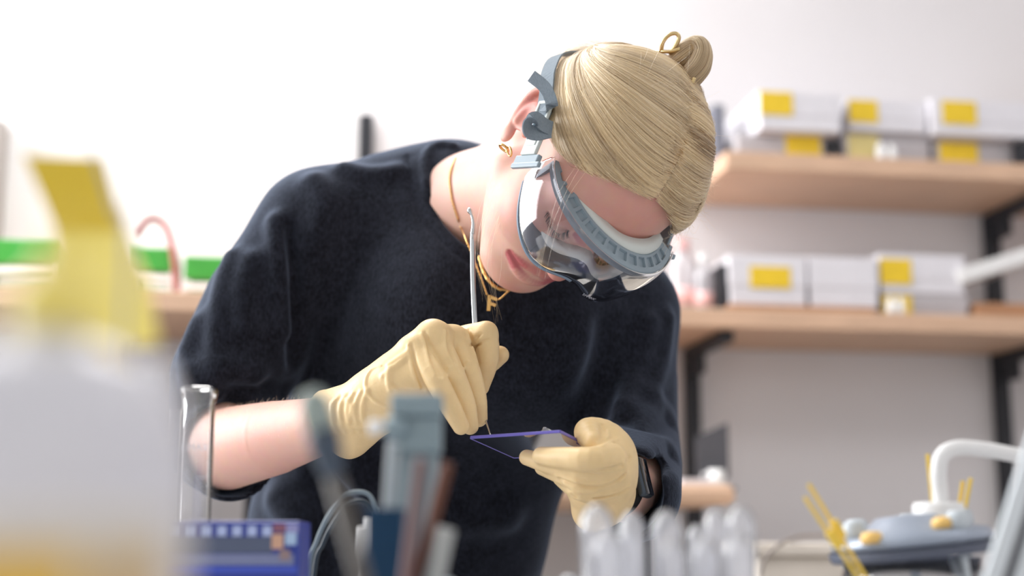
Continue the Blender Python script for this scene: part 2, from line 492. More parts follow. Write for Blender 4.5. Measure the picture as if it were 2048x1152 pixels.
# lower shelf
cpx('deep_box', 'white deep box with bright yellow label on the lower shelf', 1458, 508, 1612, 596, .27, .22, M_BOX, (1501, 532, 1580, 575), None, zl + .012, G_)
tag(obj('tray', wbox(ws(WP(1459, 600, .28)), ws(WP(1752, 600, .28)), .04, .28, zl, zl + .0115, .002), M_BROWN), 'thin brown tray under the two white deep boxes on the lower shelf', 'tray')
cpx('deep_box', 'plain white deep box without label on the lower shelf', 1618, 512, 1754, 602, .27, .22, M_BOX, None, None, zl + .012, G_)
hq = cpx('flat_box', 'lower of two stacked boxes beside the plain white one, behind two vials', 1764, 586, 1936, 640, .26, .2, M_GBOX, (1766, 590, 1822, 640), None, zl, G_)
cpx('flat_box', 'upper of two stacked boxes beside the plain white one, golden label at its left', 1758, 506, 1928, 578, .265, .2, M_BOX, (1761, 517, 1821, 567), None, hq + .0005, G_)
vial('vial', 'left one of two small white vials before the stacked boxes', 1783, 636, .277, .033, .008, M_WHITEP, zl, None, 'white vials on the lower shelf')
vial('vial', 'right one of two small white vials before the stacked boxes', 1802, 636, .277, .033, .008, M_WHITEP, zl, None, 'white vials on the lower shelf')
hb = cpx('brown_box', 'brown cardboard box under the tilted white folder', 1950, 603, 2120, 642, .27, .22, M_BROWN, None, None, zl, G_, False)
f0, f1 = WP(1925, 572, .275), WP(2090, 520, .275)
ax_ = nrm(f1 - f0); up_ = nrm(np.cross(wn, ax_)); up_ = up_ if up_[2] > 0 else -up_
v, f = bx((0, 0, 0), (np.linalg.norm(f1 - f0), .22, .030), np.array([ax_, wn, up_]), .004)
tag(obj('folder', (v + (f0 + f1) / 2 - wn * .11 + up_ * .019, f), M_WHITEP), 'white folder lying tilted on the brown box', 'folder')
tag(obj('file', wbox(ws(WP(1441, 560, .26)), ws(WP(1455, 560, .26)), .05, .26, zl, WP(1450, 528, .26)[2], .002), M_BLACK), 'black file standing left of the white deep box', 'file')
M_CLR = clear_mat('clear_bottle', (0.93, 0.93, 0.95), 0.08, 0.06, 1.3, 0.45, (0.9, 0.9, 0.94))
def bottle(px, h, r, label, capm, m, front=.2):
    s = ws(WP(px, 600, front)); b_ = wc_(s, front, zl)
    t = thing('lab_bottle', b_, label, 'bottle', 'bottles at the sleeve end of the lower shelf')
    obj('body', lathe(b_, wz, [(r * .95, 0), (r, .005), (r, h * .66), (r * .9, h * .72), (r * .45, h * .82), (r * .42, h * .86)], 24), m, t, True)
    obj('cap', lathe(b_ + wz * h * .85, wz, [(r * .52, 0), (r * .52, h * .13), (r * .45, h * .15)], 24), capm, t, False)
    obj('label', lathe(b_ + wz * h * .12, wz, [(r * 1.012, 0), (r * 1.012, h * .22)], 24), M_PINK, t, True)
bottle(1366, .150, .030, 'clear lab bottle with pink cap next to the dark sleeve', M_PINK, M_CLR)
bottle(1408, .115, .018, 'slim clear lab bottle beside the black file', M_WHITEP, M_CLR, .23)
# low desk shelf with a monitor back, behind the sleeve
zd = WP(1400, 955, .5)[2] - 0.012
t = thing('side_desk', wc_(ws(WP(1300, 980, .4)), .25, 0), 'beech side desk with a rounded end behind the watch arm', 'desk')
de = ws(WP(1466, 970, .5)); ds = ws(WP(560, 970, .5))
obj('desktop', wbox(ds, de, .01, .52, zd - .034, zd, .012), M_WOOD, t)
for s in (ds + .08, de - .10):
    obj('leg', wbox(s - .02, s + .02, .22, .28, 0.0, zd - .034, .003), M_BLACK, t)
t = thing('monitor', wc_(ws(WP(1420, 900, .3)), .3, zd), 'dark grey screen standing on the side desk', 'monitor')
m0 = ws(WP(1392, 900, .25)); m1 = ws(WP(1456, 900, .25)); zm = WP(1445, 850, .25)[2]
M_MON = mat('dark_grey_plastic', (82, 82, 88), 0.6)
v, f = bx((0, 0, 0), (m1 - m0, .012, zm - zd - .035), None, .002)
v = v + np.array([0, 0, 0]); v[:, 2] += 0.0 + np.where(v[:, 2] > 0, v[:, 0] * 0.45, 0)
obj('panel', (wc_((m0 + m1) / 2, .25, (zm + zd) / 2 + .018 - .01) + v @ WM, f), M_MON, t)
obj('stand', wbox((m0 + m1) / 2 - .02, (m0 + m1) / 2 + .02, .235, .265, zd, zd + .05, .002), M_MON, t)
obj('foot', wbox((m0 + m1) / 2 - .03, (m0 + m1) / 2 + .03, .20, .30, zd, zd + .006, .002), M_MON, t)
cu_ = wc_(ws(WP(1432, 940, .42)), .42, zd)
t = thing('mug', cu_, 'white mug near the rounded end of the side desk', 'mug')
obj('cup', lathe(cu_, wz, [(.012, 0), (.0145, .003), (.0150, .03), (.0135, .03), (.013, .004), (0, .004)], 24), M_WHITEP, t, True)
obj('handle', tube(cu_ + np.array([we * x + wz * z for x, z in [(-.014, .024), (-.024, .022), (-.025, .012), (-.014, .008)]]), .002, 8), M_WHITEP, t, True)
tag(obj('paper_stack', wbox(ws(WP(1360, 950, .45)), ws(WP(1418, 950, .45)), .30, .46, zd, zd + .012, .001), M_BOX), 'pale stack of paper on the side desk behind the sleeve', 'papers')

# left end of the wall: side bench with green trays
M_GREEN = mat('green_plastic', (64, 158, 62), 0.4)
M_GREEND = mat('dark_green_plastic', (44, 130, 60), 0.45)
M_RED = mat('brown_red_rubber', (150, 70, 66), 0.5)
zb1 = WP(250, 590, .40)[2]
t = thing('side_bench', wc_(ws(WP(150, 620, .4)), .3, 0), 'beech side bench under the green tube racks on the window side', 'bench')
b0, b1 = ws(WP(-260, 600, .42)), ws(WP(640, 600, .42))
obj('top', wbox(b0, b1, .01, .45, zb1 - .034, zb1, .003), M_WOOD, t)
for s in (b0 + .1, (b0 + b1) / 2, b1 - .1):
    obj('leg', wbox(s - .02, s + .02, .2, .26, 0, zb1 - .034, .003), M_BLACK, t)
obj('back_panel', wbox(b0 + .12, b1 - .12, .10, .12, zb1 - .35, zb1 - .034, 0), M_WALL, t)
def rack(x0, x1, y0, label):
    s0, s1 = ws(WP(x0, 540, .34)), ws(WP(x1, 540, .34)); zt2 = WP((x0 + x1) / 2, y0, .34)[2]
    t = thing('tube_rack', wc_((s0 + s1) / 2, .28, zb1), label, 'rack', 'green racks on the side bench')
    obj('tray', wbox(s0, s1, .20, .34, zt2 - .042, zt2, .004), M_GREEN, t)
    obj('shelf_plate', wbox(s0, s1, .205, .335, zb1 + .018, zb1 + .023), M_GREEND, t)
    for s in (s0 + .006, s1 - .006):
        for o_ in (.21, .33): obj('leg', wbox(s - .005, s + .005, o_ - .005, o_ + .005, zb1, zt2 - .042), M_WHITEP, t)
    obj('rail', wbox(s0, s1, .334, .340, zt2 - .060, zt2 - .048), M_WHITEP, t)
rack(-70, 124, 478, 'green tube rack at the window end of the side bench')
rack(250, 352, 494, 'green tube rack behind the yellow spout')
rack(368, 470, 512, 'green tube rack next to the dark sleeve')
hs = [WP(270, 470, .33), WP(300, 438, .33), WP(330, 452, .33), WP(345, 500, .36), WP(352, 560, .37), wc_(ws(WP(356, 590, .37)), .37, zb1 + .006)]
tag(obj('rubber_hose', tube(spline(hs, 6), .006, 10), M_RED), 'brown red rubber hose arching over the green racks', 'hose')
tag(obj('wall_post', wbox(ws(WP(-40, 300, .03)), ws(WP(9, 300, .03)), .002, .05, zb1, WP(5, 245, .03)[2], .002), mat('taupe_post', (150, 142, 138), .6)), 'taupe post on the wall at the window end', 'post')
# beige box and cable, right, beyond the tubes
dB = 2.1
bb = P(1600, 1085, dB); 
cx0, cx1 = P(1512, 1085, dB)[0], P(1702, 1085, dB)[0]
bd = thing('storage_cabinet', ((cx0 + cx1) / 2, bb[1] + .25, 0), 'beige low cabinet beyond the clear tubes', 'cabinet')
obj('body', bx(((cx0 + cx1) / 2 + .08, bb[1] + .25, (bb[2] - .02) / 2), (cx1 - cx0 + .16, .5, bb[2] - .02), None, .004), M_BEIGE, bd)
obj('top', bx(((cx0 + cx1) / 2 + .08, bb[1] + .25, bb[2] - .01), (cx1 - cx0 + .18, .52, .02), None, .004), M_BEIGE, bd)
kp = [P(1520, 1150, dB - .03), P(1530, 1118, dB - .03), P(1560, 1088, dB - .03), P(1600, 1073, dB + .02), P(1660, 1071, dB + .1)]
tag(obj('cable', tube(spline(kp, 6), .0028, 8), mat('taupe_cable', (150, 140, 134), .6)), 'grey cable hanging over the beige cabinet front', 'cable')

# ------------------------------------------------------------------ head frame (X her left, Y forward, Z up; origin between the ears)
_Rc = np.array([[0.7166,-0.0553,0.6952],[-0.4364,-0.8132,0.3851],[-0.5441,0.5794,0.6069]])
_T = np.array([0.0698,0.1130,-1.333])
HB = np.stack([cR, cU, -cF], 1)
HR = HB @ _Rc
HC = CAM + HB @ _T
def H(p): return np.asarray(p, float) @ HR.T + HC
def Hl(p): return (np.asarray(p, float) - HC) @ HR
def skull(F, fr, g=0.0):
    F.ell((0, -0.008, 0.038), (0.073 + g, 0.084 + g, 0.079 + g), 0, 'u', fr)
    F.ell((0, 0.030, 0.045), (0.063 + g, 0.060 + g, 0.058 + g), 0.03, 'u', fr)

# ------------------------------------------------------------------ body: head, neck, hidden trunk, arms in one surface
BF = Field(); fh = BF.frame(HR, HC)
skull(BF, fh)
BF.ell((0, 0.045, -0.022), (0.059, 0.047, 0.070), 0.033, 'u', fh)
for s in (-1, 1):
    BF.cap((s * 0.054, 0.008, -0.048), (s * 0.020, 0.063, -0.091), 0.017, 0.016, 0.035, 'u', fh)
    BF.ell((s * 0.037, 0.060, -0.026), (0.026, 0.024, 0.026), 0.03, 'u', fh)
    BF.cap((s * 0.014, 0.083, 0.024), (s * 0.044, 0.070, 0.024), 0.010, 0.008, 0.02, 'u', fh)
BF.ell((0, 0.069, -0.092), (0.020, 0.018, 0.017), 0.028, 'u', fh)
BF.ell((0, 0.0625, -0.060), (0.032, 0.026, 0.026), 0.015, 'u', fh)
for s in (-1, 1):
    BF.ell((s * 0.031, 0.096, 0.004), (0.018, 0.014, 0.011), 0.014, 's', fh)
    BF.ell((s * 0.031, 0.0765, 0.003), (0.0150, 0.0130, 0.0125), 0.004, 'u', fh)
    BF.poly(spline([(s * 0.018, 0.083, -0.002), (s * 0.026, 0.0892, -0.0055), (s * 0.034, 0.0890, -0.006), (s * 0.045, 0.0795, -0.001)], 3), 0.0013, 0.003, 's', fh)
# nose
BF.cap((0, 0.085, 0.022), (0, 0.1025, -0.028), 0.0062, 0.0085, 0.014, 'u', fh)
BF.ell((0, 0.1030, -0.0325), (0.0105, 0.0105, 0.0090), 0.008, 'u', fh)
for s in (-1, 1):
    BF.ell((s * 0.0130, 0.0915, -0.0345), (0.0075, 0.0100, 0.0075), 0.006, 'u', fh)
    BF.ell((s * 0.0065, 0.0985, -0.0430), (0.0035, 0.0048, 0.0038), 0.004, 's', fh)
BF.cap((0, 0.0935, -0.043), (0, 0.0900, -0.054), 0.0022, 0.003, 0.006, 's', fh)
# lips
def yface(x, z):
    p = np.array([[x, 0.14 - 0.0005 * k, z] for k in range(160)])
    e = BF.eval(H(p)); k = int(np.argmax(e < 0)); return p[k, 1]
def lipline(pts): return [(x, yface(x, z) + dy, z) for x, z, dy in pts]
LIPU = lipline([(-0.0275, -0.0645, -.0030), (-0.0146, -0.0612, -.0008), (-0.0048, -0.0588, 0.0004), (0, -0.0600, 0.0), (0.0048, -0.0588, 0.0004), (0.0146, -0.0612, -.0008), (0.0275, -0.0645, -.0030)])
LIPL = lipline([(-0.0262, -0.0672, -.0030), (-0.0134, -0.0712, -.0010), (0, -0.0725, 0.0), (0.0134, -0.0712, -.0010), (0.0262, -0.0672, -.0030)])
LIPM = lipline([(-0.0298, -0.0660, 0.0), (-0.0146, -0.0660, .0048), (0, -0.0655, .0062), (0.0146, -0.0660, .0048), (0.0298, -0.0660, 0.0)])
BF.poly(spline(LIPU, 2), np.interp(np.linspace(-1, 1, 13), [-1, -.5, 0, .5, 1], [.0022, .0046, .0050, .0046, .0022]), 0.004, 'u', fh)
BF.poly(spline(LIPL, 3), np.interp(np.linspace(-1, 1, 13), [-1, -.5, 0, .5, 1], [.0024, .0060, .0066, .0060, .0024]), 0.004, 'u', fh)
BF.poly(spline(LIPM, 3), 0.0014, 0.003, 's', fh)
# ears
for s in (-1, 1):
    def E(y, z, x=0.0): return (s * (0.0785 + x), y, z)
    BF.ell(E(-0.011, 0.010, 0.000), (0.0055, 0.017, 0.026), 0.006, 'u', fh)
    rim = spline([E(0.004, -0.006, -.004), E(0.006, 0.012), E(0.001, 0.028, .003), E(-0.012, 0.034, .006), E(-0.024, 0.026, .008), E(-0.026, 0.010, .007), E(-0.018, -0.010, .004), E(-0.008, -0.022, 0.001)], 3)
    BF.poly(rim, 0.0036, 0.004, 'u', fh)
    BF.ell(E(-0.004, -0.025, 0.001), (0.0042, 0.0075, 0.0085), 0.005, 'u', fh)
    BF.poly(spline([E(-0.002, 0.020, .003), E(-0.012, 0.016, .004), E(-0.016, 0.004, .004), E(-0.010, -0.010, .003)], 3), 0.0028, 0.004, 'u', fh)
    BF.ell(E(-0.004, 0.000, 0.007), (0.006, 0.0065, 0.010), 0.005, 's', fh)
# neck and hidden trunk
NB = P(940, 422, 1.515)
BF.cap(H((0, -0.036, -0.040)), NB, 0.050, 0.052, 0.035)
BF.cap(H((0, 0.000, -0.055)), P(968, 430, 1.48), 0.036, 0.037, 0.03)
BF.cap(H((-0.045, -0.025, -0.035)), P(992, 492, 1.445), 0.009, 0.010, 0.022)     # neck muscle ridge
BF.poly([P(680, 460, 1.56), NB, P(1180, 600, 1.56)], [0.040, 0.045, 0.04], 0.05)
BF.cap(P(925, 560, 1.57), P(800, 1130, 1.64), 0.080, 0.075, 0.05, flat=((0, 1, 0), 0.65))
BF.cap(P(790, 1130, 1.64), P(775, 1350, 1.70), 0.075, 0.08, 0.05, flat=((0, 1, 0), 0.7))
# arms
BF.poly([P(640, 478, 1.54), P(518, 650, 1.51), P(428, 860, 1.47)], [0.040, 0.038, 0.037], 0.02)
BF.poly([P(425, 865, 1.47), P(455, 897, 1.41), P(548, 876, 1.35), P(650, 850, 1.288), P(740, 806, 1.262)], [0.040, 0.0410, 0.0350, 0.0252, 0.0215], 0.02)
BF.poly([P(1225, 650, 1.56), P(1255, 850, 1.50)], [0.042, 0.040], 0.02)
BF.poly([P(1255, 855, 1.50), P(1268, 945, 1.38), P(1248, 980, 1.310), P(1207, 968, 1.235)], [0.041, 0.036, 0.0295, 0.0225], 0.02)

# ------------------------------------------------------------------ shirt
SF = Field()
for a, b, ra, rb in ((P(930, 585, 1.56), P(880, 780, 1.58), .146, .160), (P(880, 780, 1.58), P(795, 1070, 1.61), .160, .158), (P(795, 1070, 1.61), P(765, 1420, 1.72), .158, .15)):
    SF.cap(a, b, ra, rb, 0.03, flat=((0, 1, 0.25), 0.66))
SF.poly([P(655, 470, 1.53), P(770, 437, 1.545), P(890, 428, 1.555), P(1080, 520, 1.55), P(1232, 620, 1.55)], [0.066, 0.066, 0.072, 0.072, 0.063], 0.05)
SF.cap(P(900, 640, 1.48), P(1080, 700, 1.48), 0.085, 0.08, 0.08)
# sleeves
SF.poly([P(636, 470, 1.53), P(528, 610, 1.50), P(460, 760, 1.475), P(440, 880, 1.45), P(462, 902, 1.405)], [0.067, 0.062, 0.062, 0.055, 0.0495], 0.03)
SF.poly([P(1232, 640, 1.55), P(1250, 760, 1.52), P(1247, 850, 1.49), P(1262, 930, 1.40), P(1262, 985, 1.30)], [0.063, 0.056, 0.057, 0.050, 0.046], 0.03)
# neck opening and sleeve openings
SF.cap(P(973, 408, 1.485), P(1058, 370, 1.40), 0.057, 0.081, 0.006, 's')
SF.cap(P(452, 898, 1.42), P(500, 890, 1.36), 0.0455, 0.055, 0.005, 's')
SF.cap(P(1252, 980, 1.335), P(1232, 990, 1.24), 0.0345, 0.042, 0.005, 's')

SF.new = []
def wrs(pts, r, k, push=0.0, op='u'):
    h_ = SF.hits(pts, push)
    if len(h_) > 1: SF.new.append((spline(h_, 2), r, k, op))
# rolled collar edge and its seam
wrs([(905, 292), (876, 290), (856, 305), (848, 340), (860, 392), (887, 440), (920, 478), (948, 500)], 0.0040, 0.007, 0.0005)
wrs([(815, 312), (818, 350), (832, 400), (862, 455), (905, 500), (950, 530)], 0.0012, 0.006, 0.0, 's')
# folds of the cloth
wrs([(566, 462), (578, 520), (586, 600), (590, 660), (592, 715)], 0.0105, 0.012, 0.000, 's')
wrs([(553, 445), (555, 500), (559, 580), (562, 660)], 0.0080, 0.016, 0.001)
wrs([(468, 520), (452, 560), (440, 620), (434, 690), (440, 740)], 0.0095, 0.018, 0.002)
wrs([(505, 525), (488, 590), (492, 660)], 0.007, 0.020, 0.002)
wrs([(398, 650), (378, 700), (380, 740)], 0.006, 0.022, 0.002)
wrs([(470, 780), (520, 775), (575, 785)], 0.008, 0.024, 0.002, 's')
wrs([(395, 760), (450, 742), (505, 748)], 0.007, 0.024, 0.003)
wrs([(630, 365), (650, 400), (640, 470)], 0.005, 0.024, 0.003)
wrs([(690, 338), (740, 350), (790, 345)], 0.0045, 0.018, 0.002)
wrs([(1345, 838), (1320, 852), (1285, 850), (1250, 836)], 0.006, 0.018, -0.002, 's')
wrs([(1330, 640), (1318, 720), (1300, 790)], 0.006, 0.022, 0.002)
wrs([(1295, 650), (1270, 740), (1240, 810)], 0.006, 0.022, 0.002)
wrs([(1350, 905), (1330, 925), (1300, 930)], 0.005, 0.016, -0.001, 's')
wrs([(1220, 660), (1195, 760), (1185, 830)], 0.009, 0.03, -0.002, 's')
wrs([(560, 1000), (600, 1060), (610, 1140)], 0.008, 0.03, 0.002)
wrs([(690, 930), (780, 1000), (900, 1040), (1010, 1030)], 0.008, 0.03, 0.002)
wrs([(640, 960), (720, 1060), (800, 1130)], 0.007, 0.03, 0.001, 's')
for p, r, k, op in SF.new: SF.poly(p, r, k, op)

# ------------------------------------------------------------------ her right hand (at the left of the picture), gloved, pencil grip on the spatula
def PD(px, py, d): return P(px, py, d + 0.05)
GR = Field()
WR = [PD(648, 838, 1.232), PD(700, 815, 1.215), PD(745, 782, 1.20)]
GR.poly([PD(748, 799, 1.20), PD(800, 764, 1.19), PD(834, 726, 1.19)], [0.0245, 0.0265, 0.022], 0.012)
GR.cap(PD(757, 796, 1.20), PD(852, 708, 1.20), 0.0235, 0.0195, 0.012)
GR.cap(PD(770, 795, 1.21), PD(893, 706, 1.225), 0.0235, 0.018, 0.012)
GR.cap(PD(788, 796, 1.19), PD(836, 764, 1.175), 0.022, 0.016, 0.012)          # heel of the palm
GR.cap(PD(790, 790, 1.22), PD(925, 752, 1.235), 0.024, 0.019, 0.014)          # thumb side
FING = {
 'pinky': [PD(830, 700, 1.185), PD(872, 760, 1.160), PD(902, 815, 1.160), PD(922, 853, 1.165)],
 'ring': [PD(866, 675, 1.195), PD(902, 742, 1.175), PD(929, 806, 1.175), PD(940, 852, 1.180)],
 'middle': [PD(906, 682, 1.215), PD(933, 735, 1.195), PD(951, 792, 1.192), PD(957, 836, 1.198)],
 'index': [PD(905, 684, 1.245), PD(966, 672, 1.225), PD(974, 720, 1.222), PD(962, 774, 1.225)],
 'thumb': [PD(900, 756, 1.26), PD(945, 744, 1.265), PD(978, 726, 1.25), PD(1000, 710, 1.245)]}
FR = {'pinky': [.0120, .0098, .0088, .0072], 'ring': [.0130, .0108, .0094, .0076], 'middle': [.0130, .0112, .0096, .0080],
      'index': [.0125, .0112, .0105, .0075], 'thumb': [.016, .0110, .0096, .0084]}
for n in ('thumb', 'index', 'middle', 'ring', 'pinky'):
    GR.poly(spline(FING[n], 4), np.interp(np.linspace(0, 3, 13), [0, 1, 2, 3], FR[n]), 0.0020 if n != 'thumb' else 0.005)
GR.cap(PD(830, 700, 1.19), PD(866, 676, 1.195), 0.012, 0.0130, 0.010)
GR.cap(PD(866, 676, 1.197), PD(906, 682, 1.215), 0.0130, 0.012, 0.010)
GR.cap(PD(973, 665, 1.225), PD(967, 675, 1.222), 0.0105, 0.010, 0.004)
# cuff: loose sleeve of latex over the wrist, widening and drooping, open at the end
ca = nrm(PD(648, 848, 1.232) - PD(757, 792, 1.20))
GR.poly([PD(752, 796, 1.20), PD(706, 826, 1.212), PD(640, 856, 1.228)], [0.0243, 0.0272, 0.0318], 0.006)
GR.cap(PD(745, 822, 1.205), PD(700, 874, 1.215), 0.019, 0.018, 0.016)
cutp = PD(669, 843, 1.222)
GR.half(cutp, -ca, cutp + ca * .06, 0.075, 0.002, 's')
GR.cap(PD(688, 876, 1.216), PD(655, 925, 1.225), 0.0125, 0.015, 0.004, 's')
cu1 = nrm(np.cross(ca, cF)); cu2 = np.cross(ca, cu1); an_ = np.linspace(0, 2 * np.pi, 25)
GR.poly(cutp + 0.0290 * (np.cos(an_)[:, None] * cu1 + np.sin(an_)[:, None] * cu2), 0.0015, 0.002)
# latex wrinkles and rolled beads, laid on the surface
def wr(F, pts, r, k, push=0.0, op='u', n=2):
    h = F.hits(pts, push)
    if len(h) > 1:
        s_ = spline(h, n); F.new.append((s_, r * (0.25 + 0.75 * np.sin(np.linspace(0.05, math.pi - .05, len(s_))) ** .7), k, op))
def flush(F):
    for p, r, k, op in F.new: F.poly(p, r, k, op)
    F.new = []
GR.new = []
wr(GR, [(762, 731), (744, 738), (732, 757), (733, 780), (747, 800), (774, 815)], 0.0012, 0.0022, 0.0002)
wr(GR, [(818, 690), (825, 726), (834, 757), (843, 780)], 0.0013, 0.004, 0.0002)
wr(GR, [(822, 690), (829, 726), (838, 757), (847, 780)], 0.0010, 0.004, 0.0000, 's')
wr(GR, [(845, 668), (853, 692), (860, 722), (872, 748)], 0.0014, 0.004, 0.0002)
wr(GR, [(849, 666), (857, 690), (864, 722), (877, 750)], 0.0012, 0.004, 0.0000, 's')
wr(GR, [(892, 664), (894, 697), (905, 722)], 0.0013, 0.004, 0.0002)
wr(GR, [(896, 664), (898, 697), (909, 722)], 0.0012, 0.004, 0.0000, 's')
wr(GR, [(932, 660), (938, 680), (946, 700), (954, 725)], 0.0013, 0.003, 0.0002)
wr(GR, [(936, 660), (942, 680), (950, 700), (958, 725)], 0.0012, 0.003, 0.0000, 's')
wr(GR, [(784, 766), (802, 778), (826, 783), (846, 782)], 0.0012, 0.003, 0.0, 's')
wr(GR, [(815, 704), (798, 716), (777, 730)], 0.0010, 0.005, 0.0003)
wr(GR, [(812, 715), (790, 733), (765, 752)], 0.0008, 0.005, 0.0003)
wr(GR, [(780, 738), (777, 756), (780, 778)], 0.0011, 0.005, 0.0003)
wr(GR, [(884, 760), (894, 750), (898, 735)], 0.0010, 0.003, 0.0002)
wr(GR, [(918, 744), (930, 736), (936, 724)], 0.0010, 0.003, 0.0002)
wr(GR, [(941, 692), (950, 680), (962, 668)], 0.0011, 0.003, 0.0, 's')
wr(GR, [(947, 698), (962, 686), (978, 680)], 0.0009, 0.003, 0.0, 's')
for x in (662, 678, 692, 708, 722):
    wr(GR, [(x + 14, 786 + (700 - x) * .25), (x + 4, 808), (x + 4, 836), (x + 12, 862)], 0.0011, 0.0045, 0.0004)
wr(GR, [(690, 795), (705, 812), (700, 840)], 0.0009, 0.005, 0.0003)
wr(GR, [(670, 850), (710, 852), (760, 848)], 0.0010, 0.006, 0.0003)
flush(GR)

# ------------------------------------------------------------------ her left hand: palm up, plate pinched between thumb and two fingers
GL = Field()
GL.poly([PD(1206, 1000, 1.195), PD(1208, 965, 1.165), PD(1216, 930, 1.150)], [0.0235, 0.026, 0.0215], 0.012)
GL.cap(PD(1196, 980, 1.170), PD(1220, 908, 1.165), 0.021, 0.018, 0.014)
GL.cap(PD(1180, 968, 1.17), PD(1148, 940, 1.18), 0.018, 0.013, 0.014)
FL = {
 'pinky': [PD(1212, 984, 1.155), PD(1166, 982, 1.132), PD(1140, 970, 1.15), PD(1120, 957, 1.17)],
 'ring': [PD(1226, 966, 1.150), PD(1172, 963, 1.127), PD(1125, 949, 1.145), PD(1085, 935, 1.17)],
 'middle': [PD(1230, 946, 1.140), PD(1180, 943, 1.123), PD(1108, 930, 1.145), PD(1054, 915, 1.168)],
 'index': [PD(1224, 918, 1.128), PD(1180, 919, 1.110), PD(1123, 916, 1.127), PD(1083, 912, 1.145)],
 'thumb': [PD(1230, 922, 1.165), PD(1214, 878, 1.165), PD(1178, 865, 1.160), PD(1188, 884, 1.140)]}
FRL = {'pinky': [.013, .0090, .0078, .0062], 'ring': [.014, .0098, .0084, .0068], 'middle': [.0135, .0100, .0088, .0068],
       'index': [.0130, .0104, .0092, .0078], 'thumb': [.0165, .0150, .0128, .0092]}
for n in ('pinky', 'ring', 'middle', 'index', 'thumb'):
    GL.poly(spline(FL[n], 4), np.interp(np.linspace(0, 3, 13), [0, 1, 2, 3], FRL[n]), 0.0035 if n != 'thumb' else 0.008)
GL.cap(PD(1224, 908, 1.155), PD(1229, 952, 1.155), 0.0165, 0.0170, 0.012)
# cuff, gathered at the watch
GL.poly([PD(1212, 985, 1.18), PD(1196, 1003, 1.185), PD(1185, 1022, 1.18)], [0.0245, 0.0215, 0.018], 0.008)
GL.cap(PD(1216, 973, 1.222), PD(1250, 984, 1.27), 0.0250, 0.033, 0.002, 's')
GL.new = []
wr(GL, [(1260, 915), (1244, 932), (1226, 938), (1196, 941)], 0.0012, 0.004, 0.0, 's')
wr(GL, [(1114, 952), (1154, 965), (1201, 968), (1232, 956), (1250, 938)], 0.0013, 0.0035, 0.0003)
wr(GL, [(1120, 957), (1154, 970), (1201, 973), (1234, 961), (1253, 943)], 0.0010, 0.0035, 0.0, 's')
wr(GL, [(1138, 984), (1189, 991), (1225, 986), (1258, 972)], 0.0013, 0.0035, 0.0003)
wr(GL, [(1145, 990), (1189, 996), (1225, 991), (1255, 978)], 0.0010, 0.0035, 0.0, 's')
wr(GL, [(1246, 925), (1252, 945), (1240, 962)], 0.0010, 0.004, 0.0002)
wr(GL, [(1150, 985), (1185, 1000), (1230, 992)], 0.0010, 0.004, 0.0002)
wr(GL, [(1130, 968), (1160, 982), (1185, 984)], 0.0010, 0.004, 0.0002)
wr(GL, [(1196, 880), (1203, 872), (1203, 850)], 0.0013, 0.003, 0.0004, 's')
wr(GL, [(1208, 886), (1216, 874), (1216, 862)], 0.0009, 0.003, 0.0003)
wr(GL, [(1205, 892), (1222, 884), (1232, 880)], 0.0009, 0.003, 0.0003)
flush(GL)

# ------------------------------------------------------------------ materials of the person
def heather():
    m = mat('dark_heather_jersey', (38, 41, 52), 0.95, spec=0.15, sheen=0.0)
    nt = m.node_tree; b = nt.nodes['Principled BSDF']
    tc = nt.nodes.new('ShaderNodeTexCoord')
    def noise(sc, det, stretch=(1, 1, 1)):
        mp = nt.nodes.new('ShaderNodeMapping'); mp.inputs['Scale'].default_value = stretch
        nt.links.new(tc.outputs['Object'], mp.inputs[0])
        n = nt.nodes.new('ShaderNodeTexNoise'); n.inputs['Scale'].default_value = sc; n.inputs['Detail'].default_value = det
        nt.links.new(mp.outputs[0], n.inputs['Vector']); return n
    n1 = noise(420, 4, (1, 1, 0.5)); n2 = noise(60, 4)
    mx = nt.nodes.new('ShaderNodeMath'); mx.operation = 'MULTIPLY_ADD'
    nt.links.new(n1.outputs['Fac'], mx.inputs[0]); mx.inputs[1].default_value = 0.7
    m3 = nt.nodes.new('ShaderNodeMath'); m3.operation = 'MULTIPLY'; m3.inputs[1].default_value = 0.3
    nt.links.new(n2.outputs['Fac'], m3.inputs[0]); nt.links.new(m3.outputs[0], mx.inputs[2])
    r = nt.nodes.new('ShaderNodeValToRGB')
    e = r.color_ramp.elements
    e[0].position = 0.36; e[0].color = (0.0028, 0.0030, 0.0056, 1)
    e[1].position = 0.66; e[1].color = (0.019, 0.0215, 0.033, 1)
    nt.links.new(mx.outputs[0], r.inputs[0]); nt.links.new(r.outputs[0], b.inputs['Base Color'])
    b.inputs['Sheen Weight'].default_value = 0.32; b.inputs['Sheen Roughness'].default_value = 0.45
    b.inputs['Sheen Tint'].default_value = (0.55, 0.68, 0.95, 1)
    bp = nt.nodes.new('ShaderNodeBump'); bp.inputs['Strength'].default_value = 0.5; bp.inputs['Distance'].default_value = 0.0012
    nt.links.new(n1.outputs['Fac'], bp.inputs['Height']); nt.links.new(bp.outputs[0], b.inputs['Normal'])
    return m
M_SHIRT = heather()
